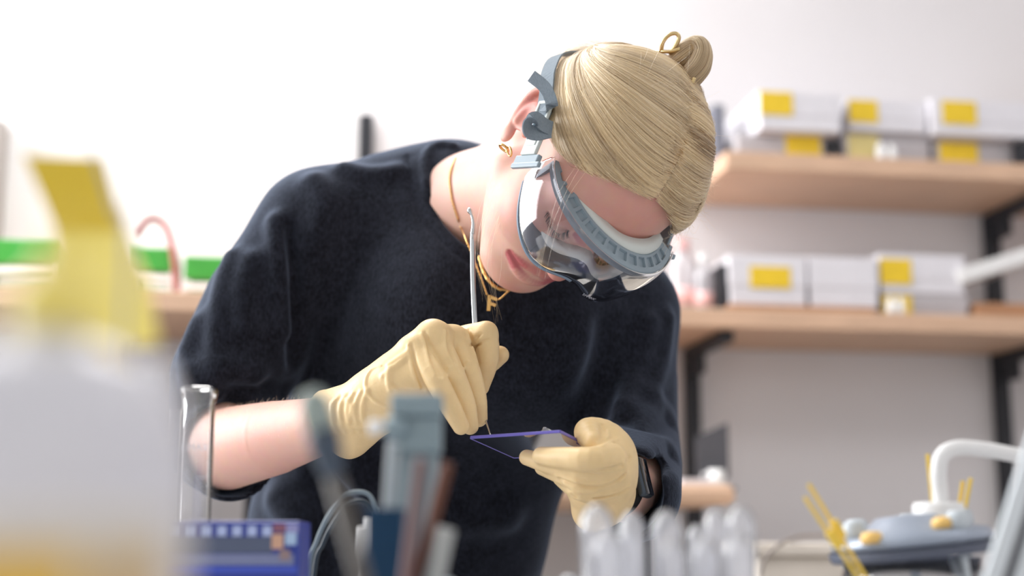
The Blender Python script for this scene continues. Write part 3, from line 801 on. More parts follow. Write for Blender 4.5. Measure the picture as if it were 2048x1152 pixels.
def skin():
    m = mat('skin', (224, 178, 160), 0.48, spec=0.35, sss=0.25, ssscol=(1.0, 0.32, 0.18))
    nt = m.node_tree; b = nt.nodes['Principled BSDF']
    at = nt.nodes.new('ShaderNodeAttribute'); at.attribute_name = 'tone'; at.attribute_type = 'GEOMETRY'
    tc = nt.nodes.new('ShaderNodeTexCoord')
    n = nt.nodes.new('ShaderNodeTexNoise'); n.inputs['Scale'].default_value = 90; n.inputs['Detail'].default_value = 5
    nt.links.new(tc.outputs['Object'], n.inputs['Vector'])
    hs = nt.nodes.new('ShaderNodeMixRGB'); hs.blend_type = 'OVERLAY'; hs.inputs[0].default_value = 0.10
    nt.links.new(at.outputs['Color'], hs.inputs[1]); nt.links.new(n.outputs['Color'], hs.inputs[2])
    nt.links.new(hs.outputs[0], b.inputs['Base Color'])
    n2 = nt.nodes.new('ShaderNodeTexNoise'); n2.inputs['Scale'].default_value = 900; n2.inputs['Detail'].default_value = 2
    nt.links.new(tc.outputs['Object'], n2.inputs['Vector'])
    bp = nt.nodes.new('ShaderNodeBump'); bp.inputs['Strength'].default_value = 0.12; bp.inputs['Distance'].default_value = 0.0006
    nt.links.new(n2.outputs['Fac'], bp.inputs['Height']); nt.links.new(bp.outputs[0], b.inputs['Normal'])
    return m
M_SKIN = skin()
M_GLOVE = mat('cream_latex', (234, 205, 154), 0.42, noise=0.05, nscale=60, bump=0.10, bscale=420, spec=0.4, sss=0.18, ssscol=(1.0, 0.6, 0.3))
M_HAIRCAP = mat('blond_under_hair', (172, 138, 92), 0.6, noise=0.25, nscale=120)
M_TROUSER = mat('dark_trouser_cloth', (30, 32, 40), 0.9, noise=0.15, nscale=200)
M_SHOE = mat('black_shoe_leather', (18, 18, 20), 0.5)
def hair_mat(name, dark, light):
    m = bpy.data.materials.new(name); m.use_nodes = True; nt = m.node_tree
    b = nt.nodes['Principled BSDF']; b.inputs['Roughness'].default_value = 0.36; b.inputs['Specular IOR Level'].default_value = 0.6
    out = nt.nodes['Material Output']
    at = nt.nodes.new('ShaderNodeAttribute'); at.attribute_name = 'tone'; at.attribute_type = 'GEOMETRY'
    r = nt.nodes.new('ShaderNodeValToRGB')
    r.color_ramp.elements[0].color = (*s2l(dark), 1); r.color_ramp.elements[1].color = (*s2l(light), 1)
    nt.links.new(at.outputs['Fac'], r.inputs[0]); nt.links.new(r.outputs[0], b.inputs['Base Color'])
    h = nt.nodes.new('ShaderNodeBsdfHairPrincipled'); h.parametrization = 'COLOR'
    nt.links.new(r.outputs[0], h.inputs['Color']); h.inputs['Roughness'].default_value = 0.32; h.inputs['Radial Roughness'].default_value = 0.5
    mx = nt.nodes.new('ShaderNodeMixShader'); mx.inputs[0].default_value = 0.55
    nt.links.new(b.outputs[0], mx.inputs[1]); nt.links.new(h.outputs[0], mx.inputs[2]); nt.links.new(mx.outputs[0], out.inputs['Surface'])
    return m
M_HAIR = hair_mat('blond_hair', (122, 82, 46), (255, 230, 182))
M_BROW = mat('brow_hair', (128, 92, 62), 0.6)
M_LASH = mat('lash_hair', (52, 36, 30), 0.6)

def strands(name, paths, radius, tones, m, parent, taper=0.6, kind=None):
    n = len(paths); k = paths.shape[1]
    hc = bpy.data.hair_curves.new(name); hc.add_curves([k] * n)
    org = root_loc(parent)
    hc.position_data.foreach_set('vector', (paths - org).astype(np.float32).ravel())
    tp = np.linspace(1, taper, k)
    rad = (np.broadcast_to(np.asarray(radius, float), (n,))[:, None] * tp[None]).astype(np.float32).ravel()
    at = hc.attributes.get('radius') or hc.attributes.new('radius', 'FLOAT', 'POINT')
    at.data.foreach_set('value', rad)
    a2 = hc.attributes.new('tone', 'FLOAT', 'POINT'); a2.data.foreach_set('value', np.repeat(tones, k).astype(np.float32))
    o = bpy.data.objects.new(name, hc); COL.objects.link(o); hc.materials.append(m)
    o.parent = parent
    if kind: o['kind'] = kind
    return o

# ------------------------------------------------------------------ the person
PERSON = thing('person', (P(770, 1200, 1.75)[0], P(770, 1200, 1.75)[1], 0.0),
               'woman in a dark heather shirt and cream gloves bending over a small purple plate', 'person')
v, f = BF.mesh(0.0016)
body = obj('body', (v, f), M_SKIN, PERSON, True)
# skin colouring: lips, flushed cheeks, nose, ears and knuckle-side forearm
q = Hl(v)
base = np.array(s2l((222, 179, 163))); lip = np.array(s2l((188, 104, 108))); flush_ = np.array(s2l((196, 108, 100)))
wl = np.zeros(len(v))
for crv, r in ((spline(LIPU, 4), 0.0052), (spline(LIPL, 4), 0.0064)):
    dmin = np.full(len(q), 9.0)
    for c in crv: dmin = np.minimum(dmin, np.linalg.norm(q - c, axis=1))
    wl = np.maximum(wl, np.clip((r + 0.0006 - dmin) / 0.0018, 0, 1))
wf = np.zeros(len(v))
for c, r, a in (((-.045, .066, -.022), .026, .6), ((.045, .066, -.022), .026, .6), ((0, .108, -.033), .018, .55), ((-.080, -.01, .01), .034, .75), ((.08, -.01, .01), .034, .75),
                ((0, .085, .05), .06, .42), ((-.03, .09, .012), .02, .5), ((.03, .09, .012), .02, .5), ((0, .088, -.098), .018, .35), ((-.05, .068, .035), .03, .3)):
    wf = np.maximum(wf, a * np.exp(-(((q - np.array(c)) ** 2).sum(1)) / (r * r)))
far = P(560, 870, 1.34)
wf = np.maximum(wf, 0.25 * np.exp(-((v - far) ** 2).sum(1) / 0.06 ** 2))
colr = base[None] * (1 - wf[:, None]) + flush_[None] * wf[:, None]
colr = colr * (1 - wl[:, None]) + lip[None] * wl[:, None]
ca_ = body.data.color_attributes.new('tone', 'FLOAT_COLOR', 'POINT')
ca_.data.foreach_set('color', np.c_[colr, np.ones(len(v))].astype(np.float32).ravel())

# fine pale hairs along the forearm
nr = np.empty(len(v) * 3, np.float32); body.data.vertex_normals.foreach_get('vector', nr); nr = nr.reshape(-1, 3)
cand = np.where((np.linalg.norm(v - P(560, 850, 1.34), axis=1) < 0.085) & (nr @ cU > -0.1) & ((v - P(656, 848, 1.28)) @ nrm(P(545, 872, 1.35) - P(656, 848, 1.28)) > 0.004))[0]
ps = []
for i_ in rng.choice(cand, 320, replace=False):
    b0 = v[i_]; dr = nrm(nr[i_] * 0.55 + nrm(P(700, 830, 1.25) - P(480, 895, 1.40)) * 0.9 + rng.normal(0, .25, 3)); L_ = rng.uniform(.003, .0065)
    ps.append(np.array([b0 - nr[i_] * .0003, b0 + dr * L_ * .5 + nr[i_] * .0006, b0 + dr * L_]))
strands('arm_hair', np.array(ps), 0.000045, np.clip(rng.normal(.92, .08, len(ps)), 0, 1), M_HAIR, PERSON, 0.4, 'stuff')
v, f = SF.mesh(0.0036)
shirt = obj('shirt', (v, f), M_SHIRT, PERSON, True, label='dark heather jersey shirt with short turned sleeve')
v, f = GR.mesh(0.00115)
obj('glove', (v, f), M_GLOVE, PERSON, True, label='cream latex glove holding the spatula')
v, f = GL.mesh(0.00115)
obj('glove', (v, f), M_GLOVE, PERSON, True, label='cream latex glove pinching the purple plate')
# trousers and shoes (below the picture)
TF = Field()
pel = P(768, 1400, 1.73)
for s in (-1, 1):
    hip = pel + np.array([s * 0.085, 0.02, -0.02]); kn = np.array([hip[0] + s * 0.02, hip[1] - 0.02, 0.47]); an = np.array([hip[0] + s * 0.03, hip[1] + 0.05, 0.10])
    TF.poly([hip, kn, an], [0.085, 0.062, 0.055], 0.03)
TF.cap(P(768, 1330, 1.70), pel, 0.142, 0.150, 0.04, flat=((0, 1, 0), 0.7))
v, f = TF.mesh(0.009); obj('trousers', (v, f), M_TROUSER, PERSON, True)
for s in (-1, 1):
    G = Field(); x = pel[0] + s * 0.115; y = pel[1] + 0.07
    G.cap((x, y, 0.05), (x + s * .02, y - 0.17, 0.035), 0.042, 0.036, 0.02)
    G.cap((x, y, 0.06), (x, y, 0.10), 0.043, 0.045, 0.02)
    G.half((0, 0, 0.001), (0, 0, 1), (x, y - .08, -.1), 0.4)
    v, f = G.mesh(0.006); obj('shoe', (v, f), M_SHOE, PERSON, True)

# ------------------------------------------------------------------ hair: scalp cap, combed strands, twist with its loop, stray hairs
HF = Field(); hh = HF.frame(HR, HC)
skull(HF, hh, 0.0065)
HF.ell((0, 0.100, 0.0), (0.101, 0.074, 0.1000), 0.004, 's', hh)
def lowcut(p):
    a = p[:, 2] - (0.036 + 0.25 * np.maximum(p[:, 1] - 0.015, 0))
    b = (p[:, 1] + 0.035) * -0.80 + (p[:, 2] - 0.03) * 0.60
    return np.maximum(a, b)
HF.add(lowcut, (0, 0, 0), 0.25, 0.006, 's', hh)
HF.poly(spline([(0.001, 0.084, 0.088), (0.001, 0.074, 0.099), (0.001, 0.064, 0.107), (0.0, 0.052, 0.114)], 3), np.linspace(0.0026, 0.0008, 10), 0.003, 's', hh)
v, f = HF.mesh(0.0022)
haircap = obj('hair', (v, f), M_HAIRCAP, PERSON, True, label='blond hair combed back from a centre parting')
SKC = np.array([0, -0.008, 0.038]); SKR = np.array([0.073, 0.084, 0.079])
SKF = Field(); skull(SKF, SKF.frame(np.eye(3), np.zeros(3)), 0.0065)
def scalp(u, lift):
    sh = u.shape; u = (u / np.linalg.norm(u, axis=-1, keepdims=True)).reshape(-1, 3)
    r = 1 / np.sqrt(((u / (SKR + 0.0065)) ** 2).sum(-1))
    for _ in range(4): r = r - SKF.eval(SKC + u * r[:, None])
    r = r + np.asarray(lift).reshape(-1)
    return (SKC + u * r[:, None]).reshape(sh)
def combed(n, K=22):
    clumps = 330
    side = np.where(rng.random(clumps) < 0.55, -1, 1)
    q_ = rng.random(clumps)
    roots = []; targ = []
    hl = spline([(0.0015, 0.084, 0.089), (0.020, 0.084, 0.085), (0.040, 0.077, 0.074), (0.056, 0.064, 0.058), (0.067, 0.047, 0.045), (0.0735, 0.028, 0.039), (0.077, -0.005, 0.036)], 6)
    pt = spline([(0.0015, 0.083, 0.090), (0.0015, 0.066, 0.107), (0.0015, 0.045, 0.117), (0.0015, 0.015, 0.125), (0.0015, -0.02, 0.122), (0.0015, -0.055, 0.108)], 6)
    al = np.vstack([pt[::-1], hl[1:]])
    cum = np.r_[0, np.cumsum(np.linalg.norm(np.diff(al, axis=0), axis=1))]; cum /= cum[-1]
    P_ = []; tone = []
    per = n // clumps
    tw = spline([(0.004, -0.092, 0.082), (0.006, -0.105, 0.058), (0.006, -0.111, 0.030), (0.004, -0.100, -0.012)], 6)
    ctw = np.linspace(0, 1, len(tw))
    for c in range(clumps):
        u = (c + rng.random()) / clumps
        s = side[c]
        ctone = np.clip(rng.normal(0.70, 0.36), 0.02, 1)
        lift0 = abs(rng.normal(0, 0.0014))
        adv = 0.0 if rng.random() < 0.72 else rng.uniform(0, 0.45)
        wav = rng.normal(0, 0.006, 2)
        uu = np.clip(u + rng.normal(0, 0.016, per), 0, 1)
        r0 = np.stack([np.interp(uu, cum, al[:, i]) for i in range(3)], 1)
        r0 += rng.normal(0, 0.0021, r0.shape) + rng.normal(0, 1, (per, 1)) * np.array([0.0022, 0, 0])
        u2 = np.clip(u * 0.95 + 0.03 + rng.normal(0, 0.007, per), 0, 1)
        r1 = np.stack([np.interp(u2, ctw, tw[:, i]) for i in range(3)], 1)
        back = np.clip((0.052 - r0[:, 1]) / 0.05, 0, 1) * (r0[:, 2] > 0.08)
        r0[:, 0] = np.where(rng.random(per) < .85 - .4 * back, np.abs(r0[:, 0]), r0[:, 0]) + rng.normal(0, 1, per) * 0.011 * back
        r0[:, 0] *= s; r1[:, 0] *= s
        a = r0 - SKC; b = r1 - SKC
        a /= np.linalg.norm(a, axis=1)[:, None]; b /= np.linalg.norm(b, axis=1)[:, None]
        t = (adv + (1 - adv) * np.linspace(0, 1, K))[None, :, None]
        # combed straight down from the parting over the side of the head, then back under to the twist
        c1 = np.stack([s * (0.62 + 0.25 * uu + 0 * uu), a[:, 1] * 0.95 + 0.04, a[:, 2] * 0.80 - 0.10 * uu], 1) + np.r_[0, wav * 7]
        c2 = np.stack([s * (0.98 - 0.22 * (1 - uu)), -0.12 - 0.50 * (1 - uu), 0.12 + 0.16 * (1 - uu) - 0.10 * uu], 1) + np.r_[0, wav[::-1] * 7]
        c1 = c1 / np.linalg.norm(c1, axis=1)[:, None] * 1.5; c2 = c2 / np.linalg.norm(c2, axis=1)[:, None] * 3.2
        d = (1 - t) ** 3 * a[:, None] + 3 * t * (1 - t) ** 2 * c1[:, None] + 3 * t * t * (1 - t) * c2[:, None] + t ** 3 * b[:, None]
        d = d + rng.normal(0, 0.006, (per, 1, 3)) * np.sin(np.pi * t)
        lift = lift0 + np.abs(rng.normal(0, 0.0009, (per, 1))) + 0.0018 * np.sin(np.pi * t[..., 0])
        lift = lift * np.minimum(1, 0.15 + t[..., 0] * 14) + 0.0005 - 0.0012 * (t[..., 0] < 0.01)
        P_.append(scalp(d, np.broadcast_to(lift, d.shape[:2])))
        tone.append(np.clip(ctone + rng.normal(0, 0.13, per), 0, 1))
    return np.concatenate(P_), np.concatenate(tone)
pp, tn = combed(26000)
strands('hair_strands', H(pp.reshape(-1, 3)).reshape(pp.shape), rng.uniform(0.00013, 0.00024, len(pp)), tn, M_HAIR, haircap, 0.8, 'stuff')
# the twist at the back and its folded end standing up above the crown
BU = Field(); bf_ = BU.frame(HR, HC)
BU.poly([(0.002, -0.068, 0.090), (0.002, -0.086, 0.070), (0.002, -0.095, 0.035), (0.0, -0.090, 0.0)], [0.013, 0.014, 0.014, 0.011], 0.01, 'u', bf_)
bt = [P(1348, 132, 1.318), P(1370, 112, 1.310), P(1392, 92, 1.305), P(1404, 104, 1.300), P(1398, 132, 1.298), P(1378, 158, 1.300)]
BU.poly(spline(bt, 3), np.interp(np.linspace(0, 5, 16), range(6), [.009, .012, .0085, .0080, .010, .010]), 0.006)
v, f = BU.mesh(0.0022)
twist = obj('hair_twist', (v, f), M_HAIRCAP, PERSON, True, label='twisted loop of hair standing above the crown')
ps = []
bs_ = spline(bt, 4)
for i in range(900):
    a = rng.random() * 2 * np.pi; rr = 1.0
    t_, u_, w_ = frames(bs_)
    tp = np.interp(np.linspace(0, 5, len(bs_)), range(6), [.009, .012, .0085, .0080, .010, .010]) + rng.uniform(.0003, .0012)
    ang = a + np.linspace(0, 0.9, len(bs_))
    ps.append(bs_ + (rr * tp)[:, None] * (np.cos(ang)[:, None] * u_ + np.sin(ang)[:, None] * w_))
for i in range(500):
    a = rng.uniform(-np.pi, np.pi)
    c = spline([(0.002, -0.068, 0.091), (0.002, -0.087, 0.071), (0.002, -0.096, 0.035), (0.0, -0.091, -0.002)], 7)
    c = c[np.linspace(0, len(c) - 1, len(bs_)).astype(int)]
    t_, u_, w_ = frames(c); ang = a + np.linspace(0, 2.2, len(c))
    ps.append(H(c + 0.0145 * (np.cos(ang)[:, None] * u_ + np.sin(ang)[:, None] * w_)))
# loose ends of the twist sticking out behind the strap
for i in range(260):
    st = H((-0.010 + rng.normal(0, .006), -0.104, 0.045 + rng.normal(0, .008)))
    e = P(1093 + rng.normal(0, 8), 150 + rng.normal(0, 14), 1.385)
    mid = (st + e) / 2 + cU * 0.012 + rng.normal(0, .002, 3)
    c = spline([st, mid, e + rng.normal(0, .004, 3)], 12)
    ps.append(c[np.linspace(0, len(c) - 1, len(bs_)).astype(int)])
strands('hair_strands', np.array(ps), rng.uniform(0.00014, 0.00024, len(ps)), np.clip(rng.normal(.5, .25, len(ps)), 0, 1), M_HAIR, twist, 0.8, 'stuff')
# stray hairs
ps = []
def stray(pts, jit=0.001):
    c = spline(np.array(pts) + rng.normal(0, jit, (len(pts), 3)), 8)
    ps.append(c[np.linspace(0, len(c) - 1, 17).astype(int)])
for k in range(3):
    stray([P(1160 + 9 * k, 318 + 5 * k, 1.222), P(1120 + 8 * k, 390 + 5 * k, 1.205), P(1092 + 6 * k, 470 + 8 * k, 1.195), P(1072 + 7 * k, 548 + 4 * k, 1.20)], 0.0012)
for k in range(120):
    u = rng.random(); b0 = scalp(np.array([[rng.uniform(.035, .078), rng.uniform(.03, .085), rng.uniform(.03, .07)]]) - np.array([0, 0, .04]) * 0 - SKC * 0, np.array([0.002]))[0]
    dr = nrm(np.array([0.8, 0.5, -0.5]) + rng.normal(0, .7, 3)); L_ = rng.uniform(.006, .018)
    w0 = H(b0); dw = HR @ dr
    stray([w0, w0 + dw * L_ * .5 + rng.normal(0, .0015, 3), w0 + dw * L_ + rng.normal(0, .003, 3)], .0003)
for k in range(46):
    b0 = scalp(np.array([[rng.uniform(.040, .074), rng.uniform(.02, .075), rng.uniform(.0, .03)]]), np.array([0.003]))[0]
    dr = nrm(np.array([0.7, 0.25, -0.65]) + rng.normal(0, .45, 3)); L_ = rng.uniform(.014, .030); w0 = H(b0); dw = HR @ dr
    stray([w0, w0 + dw * L_ * .5 + rng.normal(0, .0025, 3), w0 + dw * L_ + rng.normal(0, .006, 3)], .0004)
for k in range(60):
    r0 = np.array([-rng.uniform(.0, .07), rng.uniform(-.02, .09), .12]) - SKC
    b0 = scalp(r0[None], np.array([0.001]))[0]; w0 = H(b0); n0 = HR @ nrm(r0)
    dr = nrm(rng.normal(0, 1, 3)); L_ = rng.uniform(.02, .05)
    stray([w0, w0 + dr * L_ * .5 + n0 * .006, w0 + dr * L_ + n0 * .004], .001)
for k in range(14):
    stray([P(985 + 2 * k, 350 + 6 * k, 1.30), P(957 + 2 * k, 430 + 8 * k, 1.28), P(950 + 3 * k, 520 + 6 * k, 1.285), P(965 + 3 * k, 590 + 5 * k, 1.31)], .003)
strands('stray_hair', np.array(ps), 0.00008, np.clip(rng.normal(.75, .2, len(ps)), 0, 1), M_HAIR, haircap, 0.5, 'stuff')
# brows and lashes
ps = []
for s in (-1, 1):
    for k in range(150):
        t = rng.random(); b0 = np.array([s * (0.014 + 0.034 * t), 0.0945 - 0.013 * t * t, 0.021 + 0.006 * math.sin(t * 2.2)]) + rng.normal(0, .0012, 3)
        d = np.array([s * 0.8, 0.05, 0.45 - 0.7 * t]); c = np.array([b0, b0 + d * 0.0035, b0 + d * 0.007 + [0, 0, -.0006]])
        ps.append(H(c))
strands('eyebrow', np.array(ps), 0.00012, np.full(len(ps), .5), M_BROW, PERSON, 0.4, 'stuff')
ps = []
for s in (-1, 1):
    ln = spline([(s * 0.018, 0.0845, -0.0015), (s * 0.026, 0.0905, -0.005), (s * 0.034, 0.0903, -0.0055), (s * 0.045, 0.081, -0.001)], 10)
    for k in range(90):
        b0 = ln[rng.integers(0, len(ln))] + rng.normal(0, .0004, 3); d = nrm(np.array([s * (abs(b0[0]) - .030) * 25, 0.85, -0.45]))
        ps.append(H(np.array([b0, b0 + d * .004, b0 + d * .0075 + [0, 0, .0015]])))
strands('eyelash', np.array(ps), 0.00014, np.full(len(ps), .5), M_LASH, PERSON, 0.3, 'stuff')

# ------------------------------------------------------------------ safety goggles (built in the head frame)
M_GREY = mat('grey_goggle_plastic', (138, 154, 164), 0.42, noise=0.03, nscale=40)
M_DKGREY = mat('slate_goggle_rubber', (98, 114, 132), 0.45)
M_RIM = mat('slate_lens_rim', (118, 136, 154), 0.35)
M_PALE = mat('pale_goggle_seal', (214, 220, 216), 0.6)
M_STRAP = mat('grey_woven_strap', (128, 140, 150), 0.85, noise=0.12, nscale=400, bump=0.5, bscale=900, stretch=(1, 6, 1))
M_LENS = clear_mat('clear_lens', (0.95, 0.945, 0.965), 0.02, 0.03, 1.22)
M_LETTER = mat('white_print', (225, 228, 235), 0.6)
M_GOLD = mat('gold', (226, 182, 116), 0.25, metal=1.0)
M_STEEL = mat('steel', (196, 200, 202), 0.22, metal=1.0)
GOG = thing('safety_goggles', H((0, 0.08, 0)), 'clear safety goggles with grey vented top band on the bent face', 'goggles')
_GS = np.array([0.9006, 0.9837, 0.9048]); _GR = np.array([[0.9822, -0.1753, -0.0671], [0.1765, 0.9842, 0.0123], [0.0639, -0.0240, 0.9977]])
def HG(p):
    """goggles sit a little askew on the face"""
    c0 = np.array([0, .06, 0]); return H(((np.asarray(p, float) - c0) * _GS) @ _GR.T + c0 + np.array([0.0057, 0.0049, 0]))
def gxy(th, inset=0.0):
    nx, ny = np.sin(th) / 0.0835, np.cos(th) / 0.078
    n_ = np.sqrt(nx * nx + ny * ny)
    return 0.0835 * np.sin(th) - inset * nx / n_, 0.048 + 0.078 * np.cos(th) - inset * ny / n_
def ztop(th): return 0.043 - 0.008 * np.sin(th) ** 2
def zbot(th):
    x = 0.0835 * np.sin(th)
    return -0.033 + 0.022 * np.sin(th) ** 6 + 0.023 * np.exp(-(x / 0.025) ** 2) + 0.004 * np.clip(-x / 0.06, 0, 1) + 0.007 * np.clip(x / 0.03, 0, 1)
def sst(th):
    t_ = min(1, max(0, th / 0.9)); t_ = max(t_, min(1, max(0, (-th - .9) / 0.4))); return t_ * t_ * (3 - 2 * t_)
def strip(ths, prof):
    """prof(th) -> list of (inset, z): closed section swept round the face"""
    V = []; n = None
    for th in ths:
        pr = prof(th); n = len(pr)
        for i, z in pr:
            x, y = gxy(th, i); V.append((x, y, z))
    F = []
    for a in range(len(ths) - 1):
        for j in range(n):
            k = (j + 1) % n
            F.append((a * n + j, a * n + k, (a + 1) * n + k, (a + 1) * n + j))
    F.append(tuple(range(n))[::-1]); F.append(tuple((len(ths) - 1) * n + j for j in range(n)))
    return HG(np.array(V)), F
ths = np.radians(np.linspace(-84, 84, 113))
def lens_prof(th):
    zt, zb = ztop(th) + 0.0025, zbot(th)
    o = []
    vs = np.linspace(0, 1, 12)
    for v_ in vs: o.append((-0.0045 * math.sin(math.pi * v_) ** 0.8 - 0.001, zb + (zt - zb) * v_))
    for v_ in vs[::-1]: o.append((-0.0045 * math.sin(math.pi * v_) ** 0.8 + 0.0008, zb + (zt - zb) * v_))
    return o
obj('lens', strip(ths, lens_prof), M_LENS, GOG, True, label='clear wraparound lens')
# vented band along the top, its vents sunk into it
tb = np.radians(np.linspace(-82, 82, 240)); vv = np.array([0, .06, .30, .34, .78, .82, .94, 1.0])
nv = 13
def band():
    V = []; F = []
    for th in tb:
        c = (th + math.radians(75)) / math.radians(150) * nv
        u = c - math.floor(c)
        inw = 0 < c < nv and 0.16 < u < 0.86
        for v_ in vv:
            x, y = gxy(th, 0.0012 + 0.0185 * v_)
            z = ztop(th) + (0.0012 if v_ in (0, 1.0) else 0.002) + 0.003 * v_
            if inw and 0.32 < v_ < 0.80: z -= 0.0026
            V.append((x, y, z))
        x, y = gxy(th, 0.0197); V.append((x, y, ztop(th) - 0.004))
        x, y = gxy(th, 0.0012); V.append((x, y, ztop(th) - 0.006))
    m_ = len(vv) + 2
    for a in range(len(tb) - 1):
        for j in range(m_):
            k = (j + 1) % m_
            F.append((a * m_ + j, a * m_ + k, (a + 1) * m_ + k, (a + 1) * m_ + j))
    F.append(tuple(range(m_))[::-1]); F.append(tuple((len(tb) - 1) * m_ + j for j in range(m_)))
    return HG(np.array(V)), F
obj('vent_band', band(), M_GREY, GOG, False, label='grey top band with a row of sunken vents')
obj('face_seal', strip(ths[2:-2], lambda th: [(0.0197, ztop(th) + 0.004 + .004 * sst(th)), (0.0197, ztop(th) - 0.004), (0.034, ztop(th) - 0.001), (0.0330, ztop(th) + 0.0045 + .0075 * sst(th))]), M_PALE, GOG, True, label='pale rubber seal against the forehead')
obj('cheek_seal', strip(ths[2:-2], lambda th: [(0.018, zbot(th) + 0.004), (0.017, zbot(th) + 0.014), (0.030, zbot(th) + 0.018), (0.030, zbot(th) + 0.008)]), M_PALE, GOG, True, label='pale rubber seal against the cheeks')
obj('lower_frame', strip(ths[6:-6], lambda th: [(0.0020, zbot(th) + 0.0005), (0.0025, zbot(th) + 0.0085), (0.019, zbot(th) + 0.013), (0.021, zbot(th) + 0.003)]), M_DKGREY, GOG, True, label='slate lower frame over the nose')
obj('lens_rim', strip(ths[2:57], lambda th: [(-0.0016, zbot(th) - 0.0005), (-0.0020, zbot(th) + 0.0024), (0.0012, zbot(th) + 0.0024), (0.0012, zbot(th) - 0.0005)]), M_RIM, GOG, True, label='slate rim along the lower lens edge')
for s in (-1, 1):
    th = s * np.radians(np.linspace(79, 84, 6))
    obj('side_frame', strip(th, lambda t: [(0.0025, zbot(t) + 0.006), (0.0025, ztop(t) - 0.003), (0.016, ztop(t) - 0.003), (0.016, zbot(t) + 0.006)]), M_GREY, GOG, False, label='grey side frame at the temple')
def hbox(c, ax, up, size, bev):
    ax = nrm(ax); up = nrm(np.asarray(up) - ax * (np.asarray(up) @ ax)); sd = np.cross(up, ax)
    v, f = bx((0, 0, 0), size, None, bev)
    return H(np.asarray(c) + v @ np.array([ax, sd, up])), f
for s in (-1, 1):
    up = (0, 0.35, 1)
    back = np.array([s * -0.004, -0.80, 0.42])
    cl = obj('strap_clip', join(hbox((s * 0.0865, 0.055, 0.012), back, up, (0.012, 0.005, 0.034), 0.0012),
                                hbox((s * 0.0885, 0.061, 0.013), back, up, (0.005, 0.004, 0.040), 0.001)), M_GREY, GOG, False, label='grey clip at the temple')
    obj('clip_plate', join(hbox((s * 0.0880, 0.040, 0.020), back, up, (0.022, 0.004, 0.021), 0.001),
                           hbox((s * 0.0895, 0.037, 0.0215), back, up, (0.012, 0.003, 0.014), 0.0008)), M_PALE if s < 0 else M_GREY, GOG, False)
    obj('strap_slider', join(hbox((s * 0.0885, 0.020, 0.029), back, up, (0.016, 0.003, 0.017), 0.0008),
                             hbox((s * 0.0895, 0.024, 0.0355), back, up, (0.022, 0.005, 0.003), 0.001),
                             hbox((s * 0.0895, 0.024, 0.0205), back, up, (0.022, 0.005, 0.003), 0.001)), M_GREY, GOG, False)
    # three-bar buckle
    ring = []
    for (o, ln, axd) in ((0.009, .021, 'u'), (-0.009, .021, 'u')):
        ring.append(hbox(np.array([s * 0.0905, 0.011, 0.0335]) + np.array([0, -0.80, 0.42]) * 0 + np.array([0, .42 * 0, 0]) + np.array([0, -0.88, 0.46]) * o, (0, -0.46, -0.88), (1, 0, 0), (ln, .003, .003), .0008))
    for o in (0.0095, -0.0095):
        ring.append(hbox(np.array([s * 0.0905, 0.011, 0.0335]) + np.array([0, 0.46, 0.88]) * o, (0, -0.88, 0.46), (1, 0, 0), (.021, .003, .003), .0008))
    obj('strap_buckle', join(*ring), M_PALE, GOG, False, label='pale ring buckle on the strap')
_h = [(0.0895, 0.016, 0.031), (0.0905, -0.010, 0.036), (0.0865, -0.040, 0.033), (0.066, -0.082, 0.024), (0.026, -0.112, 0.018)]
sp = [(-x, y, z) for x, y, z in _h] + _h[::-1]
obj('head_strap', ribbon(H(spline(sp, 6)), HR @ np.array([0, 0.35, 1.0]), 0.017, 0.0016), M_STRAP, GOG, False, label='grey woven strap round the back of the head')
bk = H((-0.0925, 0.010, 0.036))
obj('strap_end', ribbon(spline([bk, P(1103, 213, 1.240), P(1099, 192, 1.240), P(1087, 172, 1.243), P(1063, 152, 1.248)], 6), 0.80 * cR + 0.50 * cU - 0.35 * cF, 0.0110, 0.0014), M_STRAP, GOG, False, label='loose grey strap end standing up from the buckle')
obj('strap_loop', ribbon(spline([P(1104, 258, 1.240), P(1088, 250, 1.236), P(1072, 238, 1.232), P(1058, 246, 1.228), P(1058, 262, 1.228), P(1074, 266, 1.232), P(1096, 262, 1.238)], 6),
                         nrm(-0.55 * cR - 0.55 * cU - 0.6 * cF), 0.0145, 0.0014), M_STRAP, GOG, False, label='grey strap folded back in a loop')
# maker's lettering printed on the lens beside the nose
def letters(name, body_, size, m, parent, fn, extr=0.0002):
    cu = bpy.data.curves.new(name, 'FONT'); cu.body = body_; cu.size = size; cu.extrude = extr; cu.align_x = 'CENTER'; cu.align_y = 'CENTER'
    cu.resolution_u = 3
    to = bpy.data.objects.new(name, cu); COL.objects.link(to)
    bpy.context.view_layer.update()
    me = bpy.data.meshes.new_from_object(to.evaluated_get(bpy.context.evaluated_depsgraph_get()))
    v = np.array([x.co[:] for x in me.vertices]); f = [list(p.vertices) for p in me.polygons]
    bpy.data.objects.remove(to); bpy.data.meshes.remove(me)
    return obj(name, (fn(v), f), m, parent)
def onlens(v):
    x = 0.0290 + v[:, 0]; th = np.arcsin(x / 0.0835)
    z = -0.0145 + v[:, 1]
    vv_ = np.clip((z - zbot(th)) / (ztop(th) + .0025 - zbot(th)), 0, 1)
    a, b = gxy(th, -0.0045 * np.sin(math.pi * vv_) ** 0.8 - 0.0012)
    return HG(np.stack([a, b, z], 1))
letters('lettering', 'uvex', 0.0080, M_LETTER, GOG, onlens)

